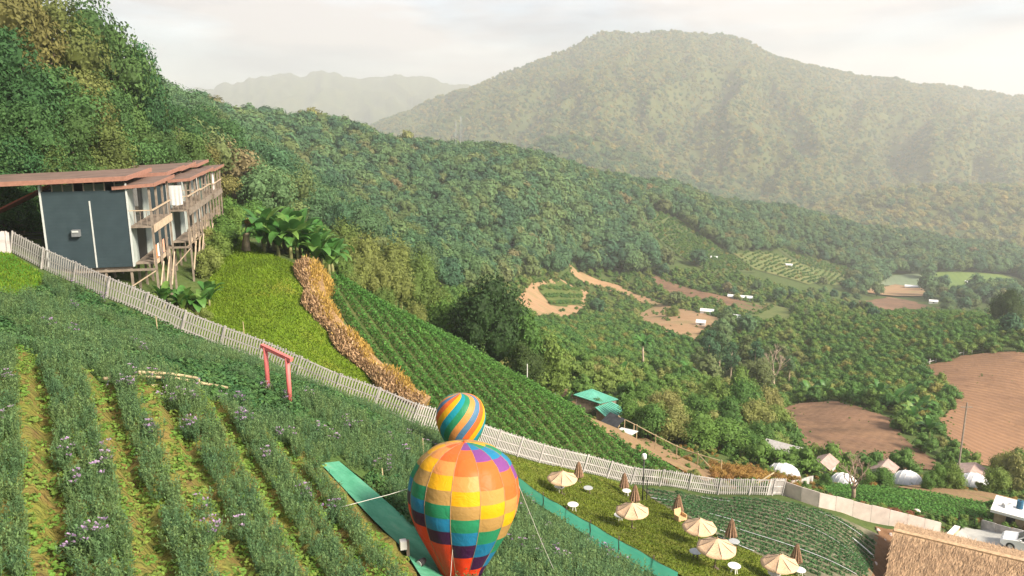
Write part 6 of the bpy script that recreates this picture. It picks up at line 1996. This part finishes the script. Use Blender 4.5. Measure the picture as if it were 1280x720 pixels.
# ------------------------------------------------------------------ green roofed sheds
M_GROOF = mat_plain('green_metal_roof', (0.10, 0.36, 0.27), 0.45, var=0.12, scale=1.2)
def roof_quad(e, eo, pxs, D, zlift, name, mat, th=0.08):
    """a sloping metal sheet whose corners are seen at the given pixels, each at its own depth"""
    q = [Vector(at(a, b, d)) - eo for (a, b), d in zip(pxs, D)]
    n_ = (q[1]-q[0]).cross(q[3]-q[0]).normalized(); n_ = n_ if n_.z > 0 else -n_
    if (q[1]-q[0]).cross(q[2]-q[0]).z < 0: q = q[::-1]
    return MB().hexa([p-n_*th for p in q] + q).build(name, mat, e), q
x, y = gxy(750, 97, 505); e = empty('green_roof_shed', (x, y, h1(x, y))); eo = Vector(e.location)
for pxs, Ds in (([(717,493),(740,486),(773,499),(750,504)], (96,99.5,98.5,95)), ([(744,509),(764,502),(787,513),(762,525)], (94,97,96,92.5))):
    rf, q = roof_quad(e, eo, pxs, Ds, 0, 'roof', M_GROOF)
    for k in range(1, 9):
        a = q[0].lerp(q[1], k/9) + Vector((0,0,0.03)); b = q[3].lerp(q[2], k/9) + Vector((0,0,0.03))
        MB().bar(a, b, 0.05, 0.05).build('seam', M_GROOF, rf)
    for c in q:
        w_ = c + eo; i_ = c.lerp((q[0]+q[1]+q[2]+q[3])/4, 0.12)
        MB().bar((i_.x, i_.y, h1(i_.x+eo.x, i_.y+eo.y)-eo.z-0.3), (i_.x, i_.y, i_.z-0.1), 0.14).build('post', M_TIMB, e)
    cen = (q[0]+q[1]+q[2]+q[3])/4
    for k in range(4):
        a = q[k].lerp(cen, 0.14); b = q[(k+1) % 4].lerp(cen, 0.14)
        za = h1(a.x+eo.x, a.y+eo.y)-eo.z-0.2; zb_ = h1(b.x+eo.x, b.y+eo.y)-eo.z-0.2
        s_ = (b-a).cross(Vector((0,0,1))).normalized()*0.04
        MB().hexa([Vector((a.x,a.y,za))-s_, Vector((b.x,b.y,zb_))-s_, Vector((b.x,b.y,zb_))+s_, Vector((a.x,a.y,za))+s_, a-s_-Vector((0,0,.25)), b-s_-Vector((0,0,.25)), b+s_-Vector((0,0,.25)), a+s_-Vector((0,0,.25))]).build('wall', M_TIMB, e)
tag(e, 'shed with two turquoise green metal roofs among the shrubs', 'shed')

# ------------------------------------------------------------------ tarp shelter and pole fence on the path
x, y = gxy(771, 79, 545); zg = h1(x, y); e = empty('tarp_shelter', (x, y, zg), 0.6)
M_TARP = mat_plain('black_tarp', (0.045, 0.048, 0.055), 0.6, var=0.3, scale=3)
for sg in (-1, 1):
    MB().hexa([(0,-1.1,1.5),(sg*1.3,-1.1,0.7),(sg*1.3,1.1,0.7),(0,1.1,1.5),(0,-1.1,1.54),(sg*1.3,-1.1,0.74),(sg*1.3,1.1,0.74),(0,1.1,1.54)]).build('tarp', M_TARP, e)
    for yy in (-1.05, 1.05): MB().bar((sg*1.25,yy,-0.3),(sg*1.25,yy,0.72),0.07).build('pole', M_BAMB, e)
for yy in (-1.05, 1.05): MB().bar((0,yy,-0.3),(0,yy,1.5),0.07).build('pole', M_BAMB, e)
tag(e, 'small black tarp shelter beside the dirt path', 'shelter')
x, y = gxy(783, 76.5, 553); o = MB().hexa([(-0.9,-0.5,0.2),(0.9,-0.6,0.3),(0.9,0.6,0.3),(-0.9,0.5,0.2),(-0.9,-0.5,0.28),(0.9,-0.6,0.36),(0.9,0.6,0.36),(-0.9,0.5,0.28)]).build('sheet_metal_panel', M_CLOTHW, None, loc=(x, y, h1(x, y)), rz=-0.7)
tag(o, 'white sheet lying in front of the black tarp shelter', 'sheet')
posts = [(772,79),(795,77.5),(819,76),(846,74.5),(873,73),(903,71.5)]
pw = []
for px, D in posts:
    x, y = gxy(px, D, 560); pw.append(Vector((x, y, h1(x, y))))
e = empty('pole_fence', pw[0])
for q in pw: MB().tube([q-pw[0]-Vector((0,0,.3)), q-pw[0]+Vector((0,0,1.55))], 0.055, 6).build('post', M_BAMB, e)
for a, b in zip(pw[:-1], pw[1:]): MB().tube([a-pw[0]+Vector((0,0,1.45)), b-pw[0]+Vector((0,0,1.45))], 0.045, 5).build('rail', M_BAMB, e)
MB().tube([pw[3]-pw[0]+Vector((0.2,0,0.2)), pw[4]-pw[0]+Vector((0,0,1.7))], 0.045, 5).build('brace', M_BAMB, e)
MB().tube([pw[4]-pw[0]+Vector((0,0,1.5)), pw[5]-pw[0]+Vector((-.3,0,0.1))], 0.045, 5).build('brace', M_BAMB, e)
tag(e, 'fence of pale wooden poles and rails along the dirt path', 'fence')
x, y = gxy(952, 66.5, 605); o = MB().tube([(-1.3,0,0.15),(0,0.1,0.7),(1.2,0.1,1.25)], 0.06, 6).build('timber_pole', M_BAMB, None, loc=(x, y, h1(x, y)), rz=0.3)
tag(o, 'pale timber pole leaning near the white fence corner', 'pole')

# dry maize by the fence corner, russet heaps behind the wall
DRYC = [crown('dry_maize', [(0,0,0.45,0.4,0.4,0.45),(0.35,0.1,0.4,0.35,0.35,0.4),(-0.35,-0.1,0.42,0.35,0.35,0.42)], 420, 0.22, M_LDRY, 900+k, aspect=0.22, core=0.45, shell=(0.5,1.2)) for k in range(2)]
rd_ = random.Random(4)
for k in range(52):
    px = 895 + (k % 13)*8 + rd_.uniform(-3, 3); D = 69 + (k//13)*2.8 + rd_.uniform(-.8, .8)
    x, y = gxy(px, D, 590)
    place_tree('dry_maize_plant', 'dry golden maize clump between the path and the white fence', 'maize', 'dry maize by the fence corner', x, y, rd_.uniform(0.8, 1.25), DRYC[k % 2], None, rd_.uniform(0, 6.28), sz=rd_.uniform(0.9, 1.3))
M_RUSS = mat_leaf('russet_leaves', [(0, (0.20,0.075,0.045)), (1, (0.26,0.12,0.06))])
RUSS = crown('russet_heap', [(0,0,0.2,0.5,0.4,0.3),(0.5,0.1,0.15,0.4,0.35,0.25),(-0.45,0,0.15,0.4,0.35,0.22)], 420, 0.15, M_RUSS, 77, aspect=0.4, core=0.7)
for k, (px, py) in enumerate([(1002,614),(1012,616),(1022,619),(1035,623),(1048,627),(1080,634),(1100,639),(1120,640),(1135,644),(1150,648)]):
    p_ = ground(px, py, 62); place_tree('brush_heap', 'low heap of russet dry brush behind the panel wall', 'brush', 'brush heaps behind the panel wall', p_.x, p_.y, rd_.uniform(0.7, 1.1), RUSS, None, rd_.uniform(0, 6.28))
p_ = ground(1145, 641, 62); o = tag(obj('pale_boulder', mesh_np('pale_boulder', *[a_*1.0 if i_ == 0 else a_ for i_, a_ in enumerate(ball((0,0,0.1),(0.4,0.28,0.26)))], M_PANEL, True), None, p_), 'pale boulder lying on the earth behind the panel wall', 'boulder')
rr_ = np.random.default_rng(3)
for k in range(26):
    px, py = rr_.uniform(1085, 1180), rr_.uniform(655, 715)
    p_ = ground(px, py)
    if not bool(in_poly(np.array([p_.x]), np.array([p_.y]), WP['earth_bank'])[0]): continue
    v_, f_ = ball((0,0,0.05), tuple(rr_.uniform(0.08, 0.24, 3))); v_ = v_ + rr_.normal(size=v_.shape)*0.02
    tag(obj('stone', mesh_np('stone', v_, f_, M_PANEL), None, p_), 'pale stone lying on the red earth beside the thatched roof', 'stone', 'stones on the red earth')

# ------------------------------------------------------------------ poles, masts, far sheds
x, y = gxy(1199, 94, 578); zg = h1(x, y); tp = Vector(at(1209, 503, 95))
e = empty('utility_pole', (x, y, zg)); tt_ = tp - Vector((x, y, zg))
MB().tube([(0,0,-0.4), tt_*0.5, tt_], [0.12,0.10,0.08], 8).build('pole', M_TIMB, e)
MB().bar(tt_*0.94 - Vector((0.7,0,0)), tt_*0.94 + Vector((0.7,0,0)), 0.1).build('crossarm', M_TIMB, e)
tag(e, 'leaning wooden utility pole beside the orange ploughed field', 'pole')
p_ = Vector(at(659, 478, 76)); p_.z = h1(p_.x, p_.y)
o = MB().tube([(0,0,-0.3),(0,0,max(1.2, top_of(p_, 455)-p_.z))], 0.05, 6).build('thin_pole', M_TABLE, None, loc=p_); tag(o, 'thin white pole at the edge of the crop field', 'pole')
p_ = ground(696, 497, 60); o = MB().hexa([(-.25,-.03,0),(.25,-.03,0),(.25,.03,0),(-.25,.03,0),(-.25,-.03,.7),(.25,-.03,.7),(.25,.03,.7),(-.25,.03,.7)]).build('marker_board', M_CLOTHW, None, loc=p_); tag(o, 'small white board standing on the dirt path', 'board')
for k, (px, pt, lb) in enumerate([(570,152,'thin lattice mast on the wooded ridge, the shorter of the two'),(576.5,145,'taller lattice mast on the wooded ridge')]):
    x, y = gxy(px, 505, 190); zg = h1(x, y); hh = at(px, pt, 505)[2] - zg; e = empty('radio_mast', (x, y, zg))
    for j in range(3):
        a = j*2.094; MB().tube([(0.9*math.cos(a),0.9*math.sin(a),0),(0.35*math.cos(a),0.35*math.sin(a),hh)], 0.075, 4).build('leg', M_TABLEG, e)
    for j in range(9):
        z_ = hh*(j+1)/9; q = 0.9-0.55*(j+1)/9
        MB().tube([(q*math.cos(a),q*math.sin(a),z_) for a in (0,2.094,4.188,6.283)], 0.05, 4).build('ring', M_TABLEG, e)
    MB().box((-.3,-.3,hh*0.92),(.3,.3,hh)).build('antenna', M_TABLEG, e)
    tag(e, lb, 'mast')
M_FARW = mat_plain('far_white_roof', (0.70, 0.71, 0.72), 0.6, var=0.08)
for px, py, D, w, l_, lb in [(925,375,405,3.5,15,'long white greenhouse on the brown terrace'),(885,398,340,3.5,8,'white shed at the end of the tan harvested field'),(875,425,300,3,4,'pale shed beside the round bush'),
        (918,413,320,3,5,'white roofed shed under the valley trees'),(892,333,500,4,5,'white hut at the foot of the striped crop slope'),(1150,360,600,6,26,'long low white greenhouse on the valley floor'),
        (1212,353,630,4,8,'small white barn on the green valley field'),(1078,372,560,5,6,'pale hut at the edge of the fallow field'),(985,341,560,4,6,'small white hut on the far meadow'),(1165,391,500,4,6,'white shed beside the lower fallow field')]:
    small_house(px, py, D, w*0.8, l_*0.8, 1.5, 0.8, 1.2, M_FARW, M_FARW, 'white_shed', lb, 'shed')
# picket line along the top of the orange field
pk = [ground(a, b) for a, b in [(1146,461),(1165,455),(1190,447),(1215,442)]]; pk = resample(pk, 2.6)
e = empty('stick_fence', pk[0])
for q in pk: MB().tube([q-pk[0]-Vector((0,0,.2)), q-pk[0]+Vector((0,0,1.5))], 0.09, 5).build('stick', M_TABLE, e)
for a, b in zip(pk[:-1], pk[1:]): MB().tube([a-pk[0]+Vector((0,0,0.8)), b-pk[0]+Vector((0,0,0.8))], 0.05, 4).build('wire_rail', M_TABLE, e)
tag(e, 'fence of pale sticks along the top of the orange ploughed field', 'fence')

# ------------------------------------------------------------------ grass blades on the lawns
def grass(name, poly, n, mat, label, seed, hgt=(0.05, 0.13)):
    r_ = np.random.default_rng(seed)
    xs, ys = [p[0] for p in poly], [p[1] for p in poly]
    x, y = r_.uniform(min(xs), max(xs), n*4), r_.uniform(min(ys), max(ys), n*4)
    k = in_poly(x, y, poly); x, y = x[k][:n], y[k][:n]; n = len(x)
    nz = fbm(x*0.8, y*0.8, seed, 3)
    z = H(x, y) + 0.05 + np.hypot(x, y)*0.0009
    B = np.stack([x, y, z], 1)
    up = unit(np.stack([r_.normal(size=n)*0.5, r_.normal(size=n)*0.5, np.ones(n)], 1))
    sd = unit(np.cross(up, r_.normal(size=(n, 3))))
    ln = (r_.uniform(hgt[0], hgt[1], n)*(0.5+nz))[:, None]; w = 0.03
    V = np.stack([B-sd*w, B+sd*w, B+up*ln+sd*w*.4, B+up*ln-sd*w*.4], 1).reshape(-1, 3)
    tag(obj(name, mesh_np(name, V, np.arange(4*n).reshape(n, 4), mat, tint=np.clip(nz*1.5-0.3+r_.normal(size=n)*0.25, 0, 1))), label, kind='stuff')
M_BLADE = mat_leaf('grass_blades', [(0, (0.13,0.17,0.022)), (1, (0.13,0.17,0.022))], dark=0.55, light=1.5, trans=0.3)
M_BLADE2 = mat_leaf('hill_grass_blades', [(0, (0.125,0.20,0.015)), (1, (0.125,0.20,0.015))], dark=0.55, light=1.45, trans=0.3)
grass('picnic_grass', WP['lawn'], 26000, M_BLADE, 'short yellow green grass of the picnic lawn', 91)
grass('hillside_grass', WP['hill_lawn'], 30000, M_BLADE2, 'short bright grass of the hillside lawn', 92, (0.06, 0.18))
grass('upper_grass', WP['small_lawn'], 5000, M_BLADE2, 'short bright grass of the small lawn', 93)
# ridge trees with golden sunlight painted into their leaf colour
M_LSUN = mat_leaf('golden_leaves', [(0, (0.15,0.175,0.055)), (0.8, (0.23,0.215,0.065)), (1, (0.29,0.22,0.06))])
GOLD = [crown('golden_crown', lobes_round(150+k, 8, 0.95, h=1.25), 340, 0.27, M_LSUN, 250+k, rnd=0.3, tv=0.14) for k in range(2)]
rg = random.Random(12)
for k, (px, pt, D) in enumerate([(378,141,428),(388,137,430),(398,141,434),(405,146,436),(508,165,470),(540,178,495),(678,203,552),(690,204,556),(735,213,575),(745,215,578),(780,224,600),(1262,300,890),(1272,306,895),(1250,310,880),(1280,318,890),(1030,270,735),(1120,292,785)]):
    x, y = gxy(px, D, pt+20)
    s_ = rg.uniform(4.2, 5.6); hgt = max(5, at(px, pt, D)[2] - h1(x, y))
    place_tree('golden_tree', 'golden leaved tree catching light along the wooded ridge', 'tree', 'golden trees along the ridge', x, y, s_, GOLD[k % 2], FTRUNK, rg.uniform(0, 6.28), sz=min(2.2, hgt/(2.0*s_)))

mountain_trees(MT, 90000, 4.6, 'mountain_forest', 'hazy forest covering the big mountain', 31, 0.80, 0.6)  # warm crowns here carry the mountain's sunlight in their colour
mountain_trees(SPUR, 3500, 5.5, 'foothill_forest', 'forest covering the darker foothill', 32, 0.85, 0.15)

# low bushes in contour rows on the far crop slopes, young trees in the clearing
def crop_bushes(poly, heading, spacing, along, size, name, label, seed):
    rows, d_, s_ = rows_in(poly, heading, spacing, step=along)
    P = np.concatenate(rows); r_ = np.random.default_rng(seed)
    P = P + r_.normal(size=P.shape)*0.35
    srcs = [o for o in COL.objects if o.name.startswith('crown') and o.data.name.startswith('orchard_crown')]
    seen, ss = set(), []
    for o in srcs:
        if o.data.name not in seen: seen.add(o.data.name); ss.append(o)
    z = H(P[:, 0], P[:, 1]) + 0.2
    stuff_instances(name, label, np.stack([P[:, 0], P[:, 1], z], 1), r_.uniform(0, 6.28, len(P)), size*r_.uniform(0.7, 1.2, len(P)), r_.integers(0, len(ss), len(P)), ss)
crop_bushes(WP['tea'], R(-38), 4.6, 2.4, 1.5, 'hill_crop_bushes', 'rows of low bushes on the striped crop slope', 1)
crop_bushes(WP['tea_two'], R(-38), 5.0, 2.6, 1.5, 'lower_hill_crop_bushes', 'rows of low bushes on the narrow striped slope', 2)
crop_bushes(WP['green_patch'], R(20), 4.6, 2.6, 1.3, 'clearing_crop_bushes', 'rows of young green bushes in the brown clearing', 3)
crop_bushes(WP['meadow_far'], R(-30), 6.5, 4.0, 1.2, 'meadow_bushes', 'scattered low bushes in rows on the far meadow', 4)

mountain_trees(GOLDHILL, 5200, 5.6, 'sun_painted_foothill_forest', 'golden lit forest on the low foothill', 33, 0.85, 0.75)  # golden sunlight comes from the warm leaf colour
def weeds(poly, n, size, name, label, seed, edge=False):
    r_ = np.random.default_rng(seed); xs, ys = [p[0] for p in poly], [p[1] for p in poly]
    x, y = r_.uniform(min(xs), max(xs), n*6), r_.uniform(min(ys), max(ys), n*6)
    nz = fbm(x*0.12, y*0.12, seed, 3)
    k = in_poly(x, y, poly) & (nz > 0.50); x, y = x[k][:n], y[k][:n]
    # ragged margin
    B = densify([Vector((p[0], p[1])) for p in poly], 1.2)
    x = np.concatenate([x, [p.x + r_.normal()*0.6 for p in B]]); y = np.concatenate([y, [p.y + r_.normal()*0.6 for p in B]])
    src = [o for o in COL.objects if o.name.startswith('crown') and o.data.name.startswith('shrub_crown')]
    seen, ss = set(), []
    for o in src:
        if o.data.name not in seen: seen.add(o.data.name); ss.append(o)
    stuff_instances(name, label, np.stack([x, y, H(x, y)+0.05], 1), r_.uniform(0, 6.28, len(x)), size*r_.uniform(0.4, 1.3, len(x)), r_.integers(0, len(ss), len(x)), ss)
weeds(WP['plough_near'], 30, 0.22, 'ploughed_field_weeds', 'low weeds in and around the brown ploughed field', 1)
weeds(WP['plough_right'], 30, 0.22, 'orange_field_weeds', 'low weeds in and around the orange ploughed field', 2)
weeds(WP['dry_field'], 60, 0.8, 'dry_field_weeds', 'low bushes in and around the tan harvested field', 3)
weeds(WP['dry_patch'], 40, 0.8, 'clearing_weeds', 'low bushes in and around the brown clearing', 4)
weeds(WP['dry_field_two'], 30, 0.8, 'terrace_weeds', 'low bushes in and around the brown terrace', 5)
weeds(WP['path'], 30, 0.22, 'path_weeds', 'low weeds along the dirt path', 6)

# rough scrub on the open ground beyond the fences
r5 = np.random.default_rng(55)
n5 = 9000
d5 = r5.uniform(57, 97, n5); p5 = r5.uniform(690, 1330, n5)
x5 = (p5-640)/FPX*d5; y5 = d5*0.93
z5 = H(x5, y5); px5, py5, _ = to_pix(x5, y5, z5)
fence_line = np.interp(px5, [640,687,732,795,879,959,1015,1054,1126,1174,1230,1300], [569,582,591,606,617,620,632,641,659,671,664,676])
k5 = (py5 < fence_line - 6) & ~is_open(x5, y5) & (r5.random(n5) < 0.16)
x5, y5, z5 = x5[k5], y5[k5], z5[k5]
src = [o for o in COL.objects if o.name.startswith('crown') and o.data.name.startswith(('shrub_crown', 'dry_maize'))]
seen, ss = set(), []
for o in src:
    if o.data.name not in seen: seen.add(o.data.name); ss.append(o)
stuff_instances('rough_scrub', 'rough low scrub on the open ground beyond the fence', np.stack([x5, y5, z5], 1), r5.uniform(0, 6.28, len(x5)), r5.uniform(0.18, 0.6, len(x5)), r5.integers(0, len(ss), len(x5)), ss)

# ------------------------------------------------------------------ haze: the valley's air, one closed box
hz = MB().box((-6600, -120, -420), (6600, 6600, 330)).build('haze', None)
hz.data.materials.clear()
m, nt, N, L, p = new_mat('haze_air')
N.remove(p)
pv = N.new('ShaderNodeVolumePrincipled')
pv.inputs['Color'].default_value = (0.91, 0.93, 0.96, 1)
pv.inputs['Density'].default_value = 0.00029
pv.inputs['Anisotropy'].default_value = 0.25
L.new(pv.outputs[0], N['Material Output'].inputs['Volume'])
hz.data.materials.append(m)
tag(hz, kind='stuff', label='pale warm afternoon haze over the valley')
